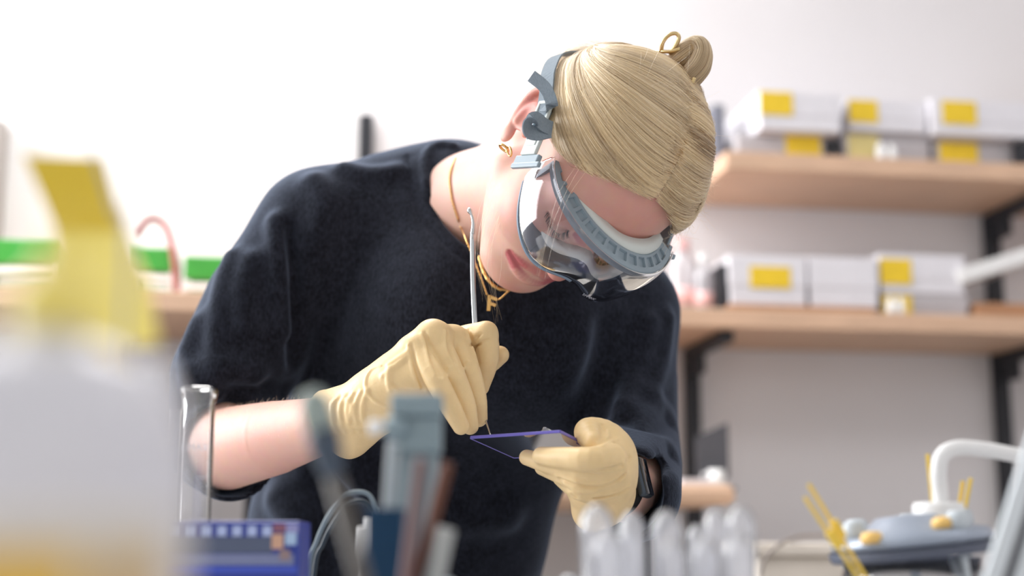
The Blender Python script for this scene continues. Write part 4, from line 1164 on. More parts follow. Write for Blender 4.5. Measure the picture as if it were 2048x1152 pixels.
# ------------------------------------------------------------------ jewellery, hair clip, watch
e1 = H((-0.0795, -0.003, -0.034))
def hoop(c, r, tr, nrm_, n=20):
    a = np.linspace(0, 2 * np.pi, n + 1); nn = nrm(nrm_); u = nrm(np.cross(nn, [0.3, 0.1, 1])); w_ = np.cross(nn, u)
    return tube(c + r * (np.cos(a)[:, None] * u + np.sin(a)[:, None] * w_), tr, 8, False)
tag(obj('hoop_earring', hoop(P(1019, 303, 1.283), 0.0044, 0.0009, cR * 0.95 + cU * .2 + cF * .4), M_GOLD, None, True), 'thin gold hoop through the front of the ear lobe', 'earring', 'gold hoops in the visible ear')
tag(obj('hoop_earring', hoop(P(1008, 296, 1.290), 0.0046, 0.0012, cR * .55 + cU * .7 + cF * .3), M_GOLD, None, True), 'thicker gold hoop on the outer edge of the ear lobe', 'earring', 'gold hoops in the visible ear')
def chain(path, r):
    p = spline(path, 10); L = np.r_[0, np.cumsum(np.linalg.norm(np.diff(p, axis=0), axis=1))]
    n = int(L[-1] / (r * 3.2)); q_ = np.stack([np.interp(np.linspace(0, L[-1], n * 4), L, p[:, i]) for i in range(3)], 1)
    rr = r * (0.62 + 0.38 * np.abs(np.sin(np.arange(n * 4) * np.pi / 4 + .4)))
    return tube(q_, rr, 6)
nk = BF.hits([(921, 300), (911, 315), (904, 332), (900, 348), (899, 364), (901, 382), (904, 400), (909, 418), (915, 436), (922, 456)], -0.0022)
d_ = 1.36
NK = thing('necklace', P(980, 600, 1.36), 'fine gold chain with a letter pendant hanging below the chin', 'necklace')
obj('chain', chain(list(nk) + [P(930, 475, 1.375), P(945, 512, 1.365), P(962, 556, 1.36), P(974, 590, d_)], 0.00115), M_GOLD, NK, True)
obj('chain', chain([P(979, 592, d_), P(996, 599, d_), P(1012, 587, 1.362), P(1040, 560, 1.375), P(1060, 530, 1.40)], 0.0010), M_GOLD, NK, True)
def pbar(a, b, wd, d):
    A, B_ = P(*a, d), P(*b, d); ax = nrm(B_ - A)
    v, f = bx((0, 0, 0), (np.linalg.norm(B_ - A), wd, 0.0022), None, 0.0004)
    up = -cF; sd = np.cross(up, ax)
    return (A + B_) / 2 + v @ np.array([ax, sd, up]), f
obj('letter_pendant', join(pbar((979, 590), (977, 622), .0036, d_), pbar((978, 593), (994, 599), .0034, d_), pbar((979, 606), (992, 611), .0032, d_)), M_GOLD, NK, False, label='gold pendant shaped like a capital F')
nk2 = [P(958, 512, 1.385), P(966, 540, 1.378), P(978, 562, 1.372), P(996, 577, 1.372), P(1020, 582, 1.38)]
tag(obj('necklace', chain(nk2, 0.0022), M_GOLD, None, True), 'thicker gold chain close under the chin', 'necklace')
HCL = thing('hair_clip', P(1345, 100, 1.31), 'gold wire hair clip holding the twist of blond hair', 'hair clip')
M_CLIP = mat('pale_gold_wire', (214, 190, 140), 0.28, metal=0.9)
lp = [P(1322, 104, 1.312), P(1326, 84, 1.308), P(1338, 70, 1.305), P(1352, 67, 1.303), P(1358, 76, 1.303), P(1350, 94, 1.305), P(1338, 106, 1.31)]
obj('wire_loop', tube(spline(lp, 6), 0.0019, 8), M_CLIP, HCL, True)
obj('wire_bar', tube(spline([P(1304, 101, 1.325), P(1322, 103, 1.312), P(1342, 103, 1.304), P(1360, 98, 1.300)], 5), 0.0018, 8), M_CLIP, HCL, True)
obj('wire_tooth', tube(spline([P(1376, 172, 1.290), P(1384, 166, 1.286), P(1389, 156, 1.286)], 5), 0.0018, 8), M_CLIP, HCL, True)
# watch
M_BAND = mat('black_rubber_band', (14, 15, 18), 0.45)
M_WCASE = mat('dark_watch_case', (70, 78, 88), 0.3, metal=0.7)
M_WGL = mat('watch_glass', (24, 28, 34), 0.08, coat=0.6)
wc = P(1219, 971, 1.262); wax = nrm(P(1248, 980, 1.310) - P(1207, 968, 1.235))
wo = nrm(0.95 * cR + 0.22 * cU - 0.05 * cF); wo = nrm(wo - wax * (wo @ wax)); wt = np.cross(wax, wo)
WT = thing('smartwatch', wc - cU * .03, 'black smartwatch on the wrist beside the glove cuff', 'watch')
a = np.linspace(0, 2 * np.pi, 41)
obj('watch_band', ribbon(wc + 0.0278 * (np.cos(a)[:, None] * wo + np.sin(a)[:, None] * wt), wax, 0.020, 0.0028), M_BAND, WT, False)
v, f = bx((0, 0, 0), (0.030, 0.036, 0.0075), None, 0.0030, 3)
obj('watch_case', (wc + wo * 0.0300 + v @ np.array([wax, wt, wo]), f), M_WCASE, WT, True)
v, f = bx((0, 0, 0), (0.027, 0.033, 0.0025), None, 0.001, 2)
obj('watch_screen', (wc + wo * 0.0338 + v @ np.array([wax, wt, wo]), f), M_WGL, WT, True)

# ------------------------------------------------------------------ spatula and plate
TL = thing('spatula', P(981, 871, 1.24), 'thin steel micro spatula held upright in the gloved hand', 'tool')
rod = [P(945, 468, 1.300), P(946, 560, 1.297), P(950, 652, 1.292), P(957, 740, 1.288), P(961, 790, 1.272)]
obj('handle', tube(spline(rod, 6), 0.0024, 12), M_STEEL, TL, True)
obj('upper_tip', tube(spline([P(945, 470, 1.300), P(947, 448, 1.301), P(944, 432, 1.302), P(937, 416, 1.304)], 5), np.r_[np.linspace(.0023, .0013, 12), [.0019, .0024, .0022, .0010]], 10), M_STEEL, TL, True, label='curved scoop end of the spatula')
obj('needle', tube(spline([P(961, 790, 1.272), P(964, 812, 1.262), P(972, 842, 1.244), P(981, 871, 1.2255)], 6), np.linspace(0.0016, 0.0006, 19), 8), M_STEEL, TL, True, label='thin working tip touching the plate')
pA, pB, pD = P(941, 875, 1.220), P(1120, 863, 1.180), P(1028, 914, 1.278)
pu = pB - pA; pv = pD - pA; pn = nrm(np.cross(pu, pv)); pn = pn if pn @ cU > 0 else -pn
def plate_pt(u, v_, h): return pA + pu * u + pv * v_ + pn * h
outl = [(0, 0), (1, 0), (1.0, 0.42), (0.955, 0.50), (0.955, 0.56), (1.03, 0.60), (1.0, 1.0), (0, 1)]
def prism(o, h0, h1):
    n = len(o); v = [plate_pt(u, w_, h0) for u, w_ in o] + [plate_pt(u, w_, h1) for u, w_ in o]
    f = [tuple(range(n)), tuple(range(n, 2 * n))[::-1]] + [(i, i + n, (i + 1) % n + n, (i + 1) % n) for i in range(n)]
    return np.array(v), f
M_PLATE = clear_mat('purple_plate', (0.42, 0.40, 0.82), 0.06, 0.26, 1.5, 0.30, (0.42, 0.40, 0.74))
M_PEDGE = mat('purple_plate_edge', (112, 104, 190), 0.3)
PLT = thing('plastic_plate', plate_pt(.5, .5, -.002), 'small clear purple plastic plate pinched in the lower gloved hand', 'plate')
obj('sheet', prism(outl, -0.0010, 0.0010), M_PLATE, PLT, False)
def edge(i, j):
    a_, b_ = plate_pt(*outl[i], 0), plate_pt(*outl[j], 0); ax = nrm(b_ - a_); sd = np.cross(pn, ax)
    v, f = bx((0, 0, 0), (np.linalg.norm(b_ - a_), 0.0012, 0.0026), None, 0.0003, 1)
    return (a_ + b_) / 2 + v @ np.array([ax, sd, pn]), f
obj('cut_edge', join(*[edge(i, (i + 1) % 8) for i in range(8)]), M_PEDGE, PLT, False, label='frosted purple cut edge')
M_GEL = clear_mat('clear_gel', (0.97, 0.97, 0.99), 0.03, 0.14, 1.45)
gl_ = Field()
g0 = plate_pt(0.80, 0.10, 0.001)
gl_.poly([g0 + cR * -.004, g0 + cU * .004 + cR * -.001, g0 + cR * .004 + cU * .001], [.0014, .0018, .0014], 0.002)
gl_.cap(g0 + cR * .002 + cU * .003, g0 + cR * .0065, .0012, .0010, .002)
v, f = gl_.mesh(0.0006)
tag(obj('gel_blob', (v, f), M_GEL, None, True), 'small clear curled gel scrap on the purple plate', 'gel')

# ------------------------------------------------------------------ the lab bench in front and what stands on it
ZB = 0.84
M_TOP = mat('grey_bench_laminate', (196, 196, 198), 0.4, noise=0.04, nscale=60)
t = thing('lab_bench', (0, .75, 0), 'grey laminate lab bench between the camera and the woman', 'bench')
obj('worktop', bx((0, .76, ZB - .015), (2.2, 1.14, .03), None, .004), M_TOP, t)
for x in (-.95, .95):
    for y in (.28, 1.24): obj('leg', bx((x, y, (ZB - .03) / 2), (.05, .05, ZB - .03), None, .003), M_BLACK, t)
def stand(px, py, d):
    """point on the bench under the photo point"""
    p = P(px, py, d); return np.array([p[0], p[1], ZB])

# graduated cylinder
M_GLASS = clear_mat('cylinder_glass', (0.965, 0.97, 0.975), 0.03, 0.05, 1.18)
M_PRINT = mat('white_enamel_print', (236, 236, 240), 0.6)
top = P(399, 779, 1.06); base = np.array([top[0], top[1], ZB]); hh_ = top[2] - ZB; r = .0118
t = thing('graduated_cylinder', base, 'tall glass graduated cylinder with white printed scale by the elbow', 'cylinder')
obj('tube', lathe(base, wz, [(0, .008), (r, .008), (r, hh_ - .010), (r * 1.12, hh_ - .003), (r * 1.16, hh_), (r * 1.08, hh_ + .0012), (r * .98, hh_ - .002), (r * .88, hh_ - .012), (r * .88, .011), (0, .011)], 40), M_GLASS, t, True)
obj('foot', lathe(base, wz, [(r * 2.6, 0), (r * 2.6, .004), (r * 1.3, .008), (0, .009)], 32), M_GLASS, t, True)
def oncyl(b, R, z0, a0):
    def fn(v):
        a = a0 + v[:, 0] / R
        return np.stack([b[0] + R * np.sin(a), b[1] - R * np.cos(a), b[2] + z0 + v[:, 1]], 1)
    return fn
zk = P(399, 897, 1.05)[2] - ZB
letters('lettering', 'KIMAX', .0072, M_PRINT, t, oncyl(base, r * 1.02, zk, 0.05))
tk = []
for k in range(34):
    w_ = .0075 if k % 5 == 0 else .0045
    a = np.linspace(.25, .25 + w_ / r, 5); z = zk - .022 - k * .0030
    if z < .02: break
    vv_ = np.array([[base[0] + r * 1.015 * np.sin(x), base[1] - r * 1.015 * np.cos(x), ZB + z + dz] for x in a for dz in (0, .0007)])
    tk.append((vv_, [(2 * i, 2 * i + 2, 2 * i + 3, 2 * i + 1) for i in range(4)]))
obj('scale_marks', join(*tk), M_PRINT, t)
b2 = stand(352, 830, 1.12); h2_ = P(352, 822, 1.12)[2] - ZB
t = thing('glass_tube', b2, 'narrow glass tube half hidden behind the graduated cylinder', 'tube')
obj('tube', lathe(b2, wz, [(0, .001), (.0055, .001), (.006, .004), (.006, h2_), (.0068, h2_ + .001), (.0052, h2_ + .001), (.005, .006), (0, .005)], 24), M_GLASS, t, True)

# white wash bottle, close to the lens
M_HDPE = mat('milky_plastic', (226, 226, 234), 0.28, spec=0.5, sss=0.2, ssscol=(1, 1, 1))
M_YCAP = mat('yellow_plastic', (226, 194, 42), 0.4)
bw = stand(96, 800, .35); zt1 = P(96, 672, .35)[2] - ZB
t = thing('wash_bottle', bw, 'milky white wash bottle with a yellow cap close to the lens', 'bottle')
R1 = .0355
obj('body', lathe(bw, wz, [(R1 * .95, 0), (R1, .005), (R1, zt1 - .034), (R1 * .97, zt1 - .026), (R1 * .90, zt1 - .018), (R1 * .78, zt1 - .011), (R1 * .60, zt1 - .006), (R1 * .42, zt1 - .003), (.0095, zt1 - .001), (.0095, zt1 + .006), (0, zt1 + .006)], 48), M_HDPE, t, True)
obj('cap', lathe(bw + wz * (zt1 + .001), wz, [(.0105, 0), (.0105, .010), (.0085, .012), (.0036, .018), (.0028, .024), (0, .024)], 28), mat('pale_yellow_cap', (248, 228, 120), .4), t, False)
# crumpled clear bag resting behind the bottles
bz = stand(292, 800, .45); zbag = P(292, 600, .45)[2]
CB = Field()
rb = np.random.default_rng(4)
hbag = zbag - ZB
for k in range(9):
    CB.ell(bz + np.array([rb.uniform(-.004, .004), rb.uniform(-.006, .006), hbag * (.1 + .09 * k)]), (rb.uniform(.009, .013), rb.uniform(.009, .013), rb.uniform(.018, .03)), .008)
CB.half(bz + np.array([0, 0, .0005]), (0, 0, 1), bz - np.array([0, 0, .08]), .16)
v, f = CB.mesh(.0026)
M_BAG = clear_mat('milky_bag_film', (0.85, 0.86, 0.89), 0.15, 0.10, 1.35, 0.55, (0.82, 0.83, 0.87))
tag(obj('plastic_bag', (v, f), M_BAG, None, True), 'crumpled milky plastic bag standing behind the wash bottle', 'bag')
# leaning yellow paddle with a grey wire
yl0, yl1 = P(118, 312, .60), P(222, 650, .60)
yd = nrm(yl1 - yl0); yb = yl0 + yd * ((ZB - yl0[2]) / yd[2]); sd_ = nrm(np.cross(yd, cF)); nn_ = np.cross(sd_, yd)
t = thing('yellow_scraper', yb, 'yellow plastic scraper leaning upright behind the wash bottle', 'scraper')
def lbox(a, b, wd, th, bev=.001):
    ax = nrm(b - a); s_ = nrm(np.cross(ax, cF)); n_ = np.cross(s_, ax)
    v, f = bx((0, 0, 0), (np.linalg.norm(b - a), wd, th), None, bev); return (a + b) / 2 + v @ np.array([ax, s_, n_]), f
def slab(pts, th):
    q_ = [P(*p_) for p_ in pts]; n = len(q_)
    v = np.array(q_ + [k + cF * th for k in q_])
    return v, [tuple(range(n)), tuple(range(n, 2 * n))[::-1]] + [(i, i + n, (i + 1) % n + n, (i + 1) % n) for i in range(n)]
obj('blade', slab([(46, 310, .62), (204, 316, .62), (226, 395, .605), (246, 466, .59), (112, 466, .59), (84, 395, .605)], .004), M_YCAP, t)
obj('handle', slab([(108, 462, .591), (246, 462, .591), (286, 560, .565), (310, 690, .53), (150, 690, .53), (120, 560, .565)], .008), mat('pale_yellow_plastic', (248, 228, 110), .4), t)
q1_, q2_ = P(225, 686, .535), P(225, 686, .535); q2_ = np.array([q2_[0] + .03, q2_[1] + .01, ZB + .001])
obj('stem', lbox(q1_, q2_, .012, .008), M_YCAP, t)
tag(obj('wire', tube(spline([P(112, -40, .50), P(150, 110, .50), P(190, 280, .50), P(232, 420, .50), P(252, 560, .50), stand(256, 600, .50) + np.array([0, 0, .001])], 6), .0010, 8), mat('grey_wire', (150, 152, 160), .5)), 'thin grey wire rising past the yellow scraper', 'wire')
# carton with yellow print at the lower left corner
cb0 = P(-140, 1030, .275); cb1 = P(330, 1030, .275)
t = thing('reagent_carton', ((cb0[0] + cb1[0]) / 2, cb0[1] + .02, ZB), 'pale carton with a yellow band in the lower left corner', 'box')
hcb = cb0[2] - ZB
obj('carton', bx(((cb0[0] + cb1[0]) / 2, cb0[1] + .006, ZB + hcb / 2), (cb1[0] - cb0[0], .012, hcb), None, .002), mat('ivory_card', (224, 216, 204), .6), t)
zy = P(0, 1100, .275)[2]
x_a, x_b = P(-130, 1100, .275)[0], P(165, 1100, .275)[0]
obj('label', bx(((x_a + x_b) / 2, cb0[1] - .0004, (ZB + .004 + zy) / 2), (x_b - x_a, .001, zy - ZB - .006)), mat('amber_paper', (238, 190, 50), .5), t)
x_a, x_b = P(200, 1100, .275)[0], P(322, 1100, .275)[0]
obj('label', bx(((x_a + x_b) / 2, cb0[1] - .0004, (ZB + .004 + zy) / 2), (x_b - x_a, .001, zy - ZB - .006)), mat('tan_paper', (214, 180, 120), .5), t)

# blue tablet-like carton with pictures
M_BLUE = mat('royal_blue_card', (38, 58, 150), .35)
q0, q1 = P(330, 1042, .95), P(601, 1042, .95)
t = thing('blue_box', ((q0[0] + q1[0]) / 2, q0[1] + .02, ZB), 'royal blue carton with a row of white squares below the bare forearm', 'box')
hq_ = q0[2] - ZB; yq = q0[1]
obj('carton', bx(((q0[0] + q1[0]) / 2, yq + .025, ZB + hq_ / 2), (q1[0] - q0[0], .05, hq_), None, .002), M_BLUE, t)
def patch(name, x0, y0, x1, y1, m, lift=.0006):
    a, b = P(x0, y1, .95), P(x1, y0, .95); c = P(x0, y0, .95)
    zt3, zb3 = c[2], max(a[2], ZB + .003)
    obj(name, bx(((a[0] + b[0]) / 2, yq - lift / 2, (zt3 + zb3) / 2), (b[0] - a[0], lift, zt3 - zb3)), m, t)
patch('printed_panel', 335, 1074, 546, 1106, mat('slate_print', (84, 94, 120), .5))
patch('printed_panel', 335, 1108, 590, 1130, mat('grey_blue_print', (122, 130, 168), .5))
patch('printed_panel', 335, 1132, 597, 1146, mat('bright_blue_print', (62, 84, 190), .5))
for k in range(7): patch('white_square', 346 + k * 30, 1052, 364 + k * 30, 1072, mat('pale_blue_print', (178, 192, 232), .5) if k == 0 else bpy.data.materials['pale_blue_print'], .0010)
patch('picture', 547, 1048, 572, 1064, mat('mauve_print', (140, 90, 110), .5), .001)
patch('picture', 573, 1048, 597, 1066, mat('lilac_print', (150, 150, 200), .5), .001)
patch('picture', 545, 1068, 568, 1098, mat('peach_print', (208, 164, 140), .5), .001)
patch('picture', 572, 1066, 594, 1090, mat('ice_print', (170, 196, 228), .5), .001)
patch('picture', 562, 1100, 582, 1120, mat('clay_print', (150, 128, 130), .5), .0012)

# dark probe with a rounded head
pb0, pb1 = P(642, 858, .62), P(733, 1190, .62)
pd = nrm(pb1 - pb0); pfoot = pb0 + pd * ((ZB + .004 - pb0[2]) / pd[2])
t = thing('probe', pfoot, 'slim dark probe with a grey rounded head leaning before the glove cuff', 'probe')
obj('shaft', tube(np.array([pb0 + pd * .012, pfoot]), .0042, 14), mat('taupe_metal', (84, 80, 78), .5), t, True)
obj('head', lathe(pb0 - pd * .018, pd, [(0, 0), (.0045, .001), (.0068, .006), (.0068, .018)], 20), mat('sage_plastic', (150, 164, 162), .5), t, True)
obj('collar', lathe(pb0 - pd * .0005, pd, [(.0070, 0), (.0072, .008), (.0055, .018), (.0042, .022)], 20), mat('navy_plastic', (60, 74, 92), .5), t, True)

# grey-blue clamp standing in the middle
M_CLAMP = mat('grey_blue_enamel', (136, 156, 166), .45)
M_CLAMPL = mat('pale_grey_metal', (196, 204, 210), .35)
d = .77
t = thing('bench_clamp', stand(835, 900, d), 'grey blue clamp with a square head standing before the right glove', 'clamp')
def cbx(x0, y0, x1, y1, dd, th, m, name, bev=.001, z0=None):
    a, b = P(x0, y0, dd), P(x1, y1, dd); zt3 = a[2]; zb3 = z0 if z0 is not None else b[2]
    return obj(name, bx(((a[0] + b[0]) / 2, a[1] + th / 2, (zt3 + zb3) / 2), (b[0] - a[0], th, zt3 - zb3), None, bev), m, t)
cbx(781, 786, 885, 832, d, .022, M_CLAMP, 'head', .002)
cbx(788, 833, 882, 905, d + .002, .018, M_CLAMP, 'body')
cbx(793, 905, 876, 1200, d + .004, .014, M_CLAMP, 'column', .001, ZB)
a_, b_ = P(789, 884, d + .002), P(777, 1060, d + .002)
obj('side_rail', lbox(a_, a_ + nrm(b_ - a_) * ((ZB - a_[2]) / nrm(b_ - a_)[2] - .002), .0078, .006), M_CLAMPL, t)
obj('side_groove', lbox(P(788, 895, d - .0015), P(777, 1050, d - .0015), .0014, .003, .0003), M_CLAMP, t)
kn = P(766, 855, d - .002)
obj('knob', lathe(kn - cR * .008, cR, [(0, 0), (.0035, .0005), (.0042, .003), (.0042, .006), (.0022, .008), (.0022, .016)], 20), M_WHITEP, t, True)
obj('knob_collar', lathe(kn + cR * .006, cR, [(.0060, -.004), (.0060, .004), (.003, .007)], 20), M_CLAMP, t, True)
cbx(765, 1160, 905, 1200, d - .01, .05, M_CLAMP, 'foot', .002, ZB)
# teal pen stand behind the clamp, pens and sticks in it
M_TEAL = mat('deep_teal_plastic', (4, 54, 88), .5, spec=.3)
d = .715
p0, p1 = P(735, 1016, d), P(806, 1016, d)
t = thing('pen_stand', ((p0[0] + p1[0]) / 2, p0[1] + .012, ZB), 'deep teal square pen stand left of the clamp', 'pen stand')
wd = p1[0] - p0[0]; cxp = (p0[0] + p1[0]) / 2; hp = p0[2] - ZB
for (ox, oy, sx, sy) in ((0, 0, wd, .002), (0, .024, wd, .002), (-wd / 2 + .001, .012, .002, .022), (wd / 2 - .001, .012, .002, .022)):
    obj('wall', bx((cxp + ox, p0[1] + oy, ZB + hp / 2), (sx, sy, hp), None, .0005), M_TEAL, t)
obj('base', bx((cxp, p0[1] + .012, ZB + .0015), (wd - .004, .022, .003)), M_TEAL, t)
def rodthing(name, x0, y0, x1, y1, d, r, m, label, cat, seg=12, extra=None):
    a, b = P(x0, y0, d), P(x1, y1, d); dr = nrm(b - a); ft = a + dr * ((ZB + r - a[2]) / dr[2])
    t = thing(name, ft, label, cat)
    obj('stick' if extra is None else 'barrel', tube(np.array([a, ft]), r, seg), m, t, True)
    if extra:
        for nm, k0, k1, rr, mm in extra:
            L_ = np.linalg.norm(ft - a)
            obj(nm, tube(np.array([a + dr * (k0 * L_), a + dr * (k1 * L_)]), rr, seg), mm, t, True)
M_WSTICK = mat('brown_wood_stick', (102, 60, 44), .6, noise=.12, nscale=60)
M_WSTICK2 = mat('mauve_brown_stick', (112, 84, 84), .6, noise=.1, nscale=60)
rodthing('wooden_stick', 895, 926, 836, 1152, .73, .0034, M_WSTICK, 'reddish brown wooden stick leaning right of the clamp', 'stick')
rodthing('wooden_stick', 843, 918, 815, 1136, .69, .0032, M_WSTICK2, 'dull mauve brown stick leaning in front of the clamp column', 'stick')
rodthing('stirring_rod', 893, 1058, 872, 1152, .72, .0046, mat('pale_grey_rod', (176, 180, 180), .4), 'short pale grey rod right of the brown sticks', 'rod')
M_BLUEP = mat('blue_pen_print', (40, 92, 190), .4)
rodthing('marker_pen', 726, 1054, 722, 1152, .98, .0035, M_WHITEP, 'white marker pen with a blue band left of the teal stand', 'pen', 14, [('band', .30, .55, .0037, M_BLUEP)])
rodthing('marker_pen', 734, 1036, 733, 1152, .99, .0024, M_WHITEP, 'slimmer and taller white pen touching the teal stand', 'pen', 14, [('band', .40, .56, .0026, M_BLUEP)])
# cables
M_CAB = mat('grey_cable', (118, 134, 142), .4); M_CAB2 = mat('dark_teal_cable', (36, 52, 64), .4)
def cable(pts, d, r, m, label):
    p = [P(x, y, d) for x, y in pts]
    p += [np.array([p[-1][0] + .004, p[-1][1], ZB + r])]; p = [np.array([p[0][0] - .006, p[0][1], ZB + r])] + p
    tag(obj('cable', tube(spline(p, 8), r, 10), m, None, True), label, 'cable')
cable([(617, 1152), (634, 1082), (660, 1026), (686, 994), (712, 984), (738, 990), (752, 1020), (756, 1060)], 1.09, .0018, M_CAB, 'grey cable arching highest before the dark shirt')
cable([(628, 1152), (646, 1088), (670, 1040), (694, 1010), (722, 1002), (742, 1016), (748, 1060)], 1.11, .0018, M_CAB2, 'dark teal cable following just under the grey one')

# cluster of clear round-ended tubes
M_TUBE = clear_mat('clear_tube_plastic', (0.90, 0.91, 0.94), 0.10, 0.08, 1.35, 0.36, (0.94, 0.94, 0.97))
def rtube(px, py, d, rpx, lean, label):
    top = P(px, py, d); r = rpx / FPX * d
    ft = np.array([top[0] + lean, top[1], ZB + .022]); ax = nrm(top - ft); L_ = np.linalg.norm(top - ft)
    prof = [(r * 1.15, 0), (r * 1.15, .004), (r, .006), (r, L_ - r * 1.5)] + [(r * math.cos(a), L_ - r * 1.5 + r * 1.5 * math.sin(a)) for a in np.linspace(.15, math.pi / 2, 8)]
    t = thing('sample_tube', ft, label, 'tube', 'clear round ended tubes')
    obj('tube', lathe(ft, ax, prof, 24), M_TUBE, t, True)
    obj('cap', lathe(ft - ax * .008, ax, [(r * 1.2, 0), (r * 1.2, .010), (0, .010)], 24), M_WHITEP, t, False)
TB = [(1192, 1008, .80, 36, .006, 'leftmost and fattest of the clear tubes, under the glove cuff'), (1262, 1022, .82, 25, .002, 'second clear tube from the watch arm, slim'),
      (1333, 1020, .80, 32, 0, 'clear tube right below the dark sleeve hem'), (1432, 1018, .81, 25, -.003, 'slim clear tube just left of the rightmost one'),
      (1482, 1010, .79, 31, -.004, 'rightmost clear tube, nearest the beige cabinet'), (1392, 1048, .84, 20, .006, 'short thin clear tube tilted in the middle of the cluster'),
      (1258, 1052, .77, 27, .004, 'short clear tube in front of the slim second one'), (1478, 1068, .75, 34, -.003, 'short wide clear tube in front of the rightmost one'),
      (1215, 1062, .76, 34, .006, 'short wide clear tube in front of the leftmost one'), (1345, 1078, .76, 30, 0, 'short clear tube in front of the middle of the cluster'),
      (1412, 1075, .77, 30, -.002, 'short clear tube between the middle and the rightmost ones')]
for a in TB: rtube(*a)
rc = P(1335, 1100, .80)
t = thing('tube_stand', (rc[0], rc[1], ZB), 'white slotted stand holding the clear round ended tubes', 'stand')
obj('plate', bx((rc[0], rc[1], ZB + .010), (.125, .075, .006), None, .001), M_WHITEP, t)
for x in (-.055, .055):
    for y in (-.03, .03): obj('foot', bx((rc[0] + x, rc[1] + y, ZB + .0035), (.008, .008, .007)), M_WHITEP, t)
tb_ = P(1140, 1147, .86)
t = thing('sample_tube', (tb_[0], tb_[1], ZB), 'lone small clear tube left of the cluster at the lower edge', 'tube')
obj('tube', lathe(np.array([tb_[0], tb_[1], ZB]), wz, [(.006, 0), (.006, tb_[2] - ZB - .004), (.0045, tb_[2] - ZB - .0008), (0, tb_[2] - ZB)], 20), M_TUBE, t, True)

# reaction vessel at the right: glass body, grey ring lid, capped white tube, yellow cable ties
d = .98
c = P(1822, 1078, d); R = .055
M_RING = mat('grey_metal_enamel', (158, 168, 184), .35, metal=.3)
M_RINGD = mat('dark_grey_rubber', (86, 92, 108), .5)
M_ORANGE = mat('amber_plastic', (248, 204, 120), .4)
axl = nrm(np.array([-.10, -.015, 1.0]))
vb = np.array([c[0], c[1], ZB])
t = thing('reaction_vessel', vb, 'glass reaction vessel with a grey clamped lid and white bent tube', 'vessel')
M_VG = clear_mat('vessel_glass', (0.94, 0.95, 0.97), 0.03, 0.06, 1.35, 0.12, (0.9, 0.91, 0.95))
obj('glass_body', lathe(vb, wz, [(0, .002), (.040, .002), (.047, .010), (.048, c[2] - ZB - .030), (.046, c[2] - ZB - .012), (.0445, c[2] - ZB - .030), (.044, .012), (0, .006)], 40), M_VG, t, True)
obj('lower_ring', lathe(c - axl * .012, axl, [(.040, 0), (R * 1.0, 0), (R * 1.03, .003), (R * 1.03, .007), (.040, .007)], 48), M_RINGD, t, False)
obj('lid', lathe(c - axl * .004, axl, [(.040, 0), (R * .98, 0), (R, .003), (R * .95, .008), (R * .55, .013), (.022, .020), (0, .021)], 48), M_RING, t, True)
u1 = nrm(np.cross(axl, [0, 1, 0])); u2 = np.cross(axl, u1)
for k, an in enumerate(np.radians([200, 255, 310, 20, 120])):
    q_ = c + (u1 * math.cos(an) + u2 * math.sin(an)) * R * .80 + axl * .004
    obj('clamp_screw', lathe(q_, axl, [(.0075, 0), (.0085, .004), (.0080, .010), (.005, .013), (0, .013)], 18), M_CLAMPL, t, True)
    obj('clamp_post', tube(np.array([q_ + axl * .002, q_ - axl * .040]), .0034, 10), M_CLAMPL, t, True)
for px, py in ((1742, 1068), (1884, 1038)):
    q_ = P(px, py, d - .035)
    obj('amber_stopper', lathe(q_ - axl * .006, axl, [(.0072, 0), (.0075, .004), (.006, .007), (0, .008)], 20), M_ORANGE, t, True)
sc_ = P(1878, 1042, d)
obj('neck_cap', lathe(sc_ - wz * .012, wz, [(.012, 0), (.0170, .003), (.0176, .010), (.0176, .022), (.0165, .0245), (0, .0245)], 32), M_WHITEP, t, True)
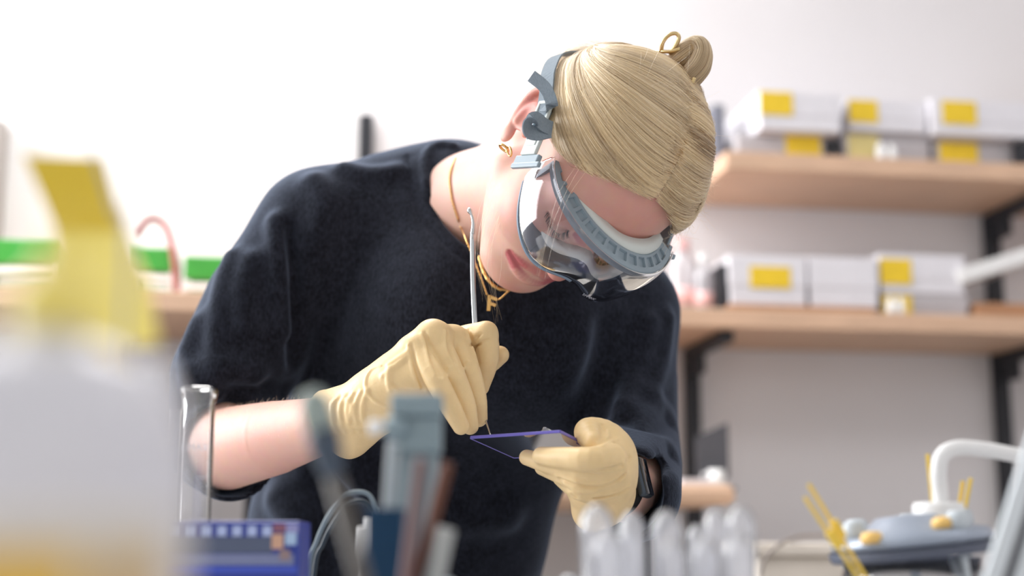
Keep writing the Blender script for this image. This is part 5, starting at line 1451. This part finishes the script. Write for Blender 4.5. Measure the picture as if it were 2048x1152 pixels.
wt_ = [P(1882, 1030, d), P(1880, 985, d), P(1877, 945, d), P(1884, 912, d + .002), P(1912, 896, d + .006), P(1960, 898, d + .012), P(2010, 906, d + .02), P(2080, 920, d + .03)]
obj('white_tube', tube(spline(wt_, 8), .0054, 16), M_WHITEP, t, True)
M_TIE = mat('yellow_tie', (252, 214, 84), .4)
def tie(x0, y0, x1, y1, hx, hy, d, label):
    a, b = P(x0, y0, d), P(x1, y1, d)
    t2 = thing('cable_tie', b, label, 'cable tie', 'yellow cable ties on the vessel')
    obj('strap', lbox(a, b, .0026, .0012, .0003), M_TIE, t2)
    h_ = P(hx, hy, d); ax = nrm(b - a)
    obj('head', lbox(h_ - ax * .004, h_ + ax * .009, .0060, .0045, .001), M_TIE, t2)
tie(1609, 994, 1726, 1170, 1664, 1072, d - .06, 'yellow cable tie with the lower tip of the left pair')
tie(1617, 968, 1738, 1165, 1672, 1052, d - .055, 'yellow cable tie with the higher tip of the left pair')
tie(1855, 908, 1868, 1040, 1866, 1036, d + .03, 'yellow cable tie standing left of the white bent tube')
tie(1926, 962, 1912, 1060, 1914, 1050, d + .02, 'shorter yellow cable tie right of the white cap')
tie(1942, 956, 1922, 1058, 1926, 1046, d + .015, 'yellow cable tie nearest the grey slanted rail')
# slanted grey rail at the right edge
ra, rb_ = P(2092, 820, .78), P(1986, 1152, .78)
rd = nrm(rb_ - ra); rf = ra + rd * ((ZB + .004 - ra[2]) / rd[2])
M_RAIL = mat('grey_blue_rail', (224, 231, 236), .4)
t = thing('slanted_rail', rf, 'grey blue metal rail slanting across the right edge', 'rail')
ru = ra - rd * .06
obj('rail', lbox(ru, rf, .010, .005, .0012), M_RAIL, t)
sv = nrm(np.cross(rd, cF))
sg = sv if sv @ cR > 0 else -sv
obj('rail', lbox(ru + sg * .0205, rf + sg * .0205 - rd * .003, .020, .005, .0012), M_RAIL, t)
obj('dark_gap', lbox(ru + sg * .0078 + cF * .002, rf + sg * .0078 - rd * .002 + cF * .002, .0062, .004, .0005), M_MON, t)
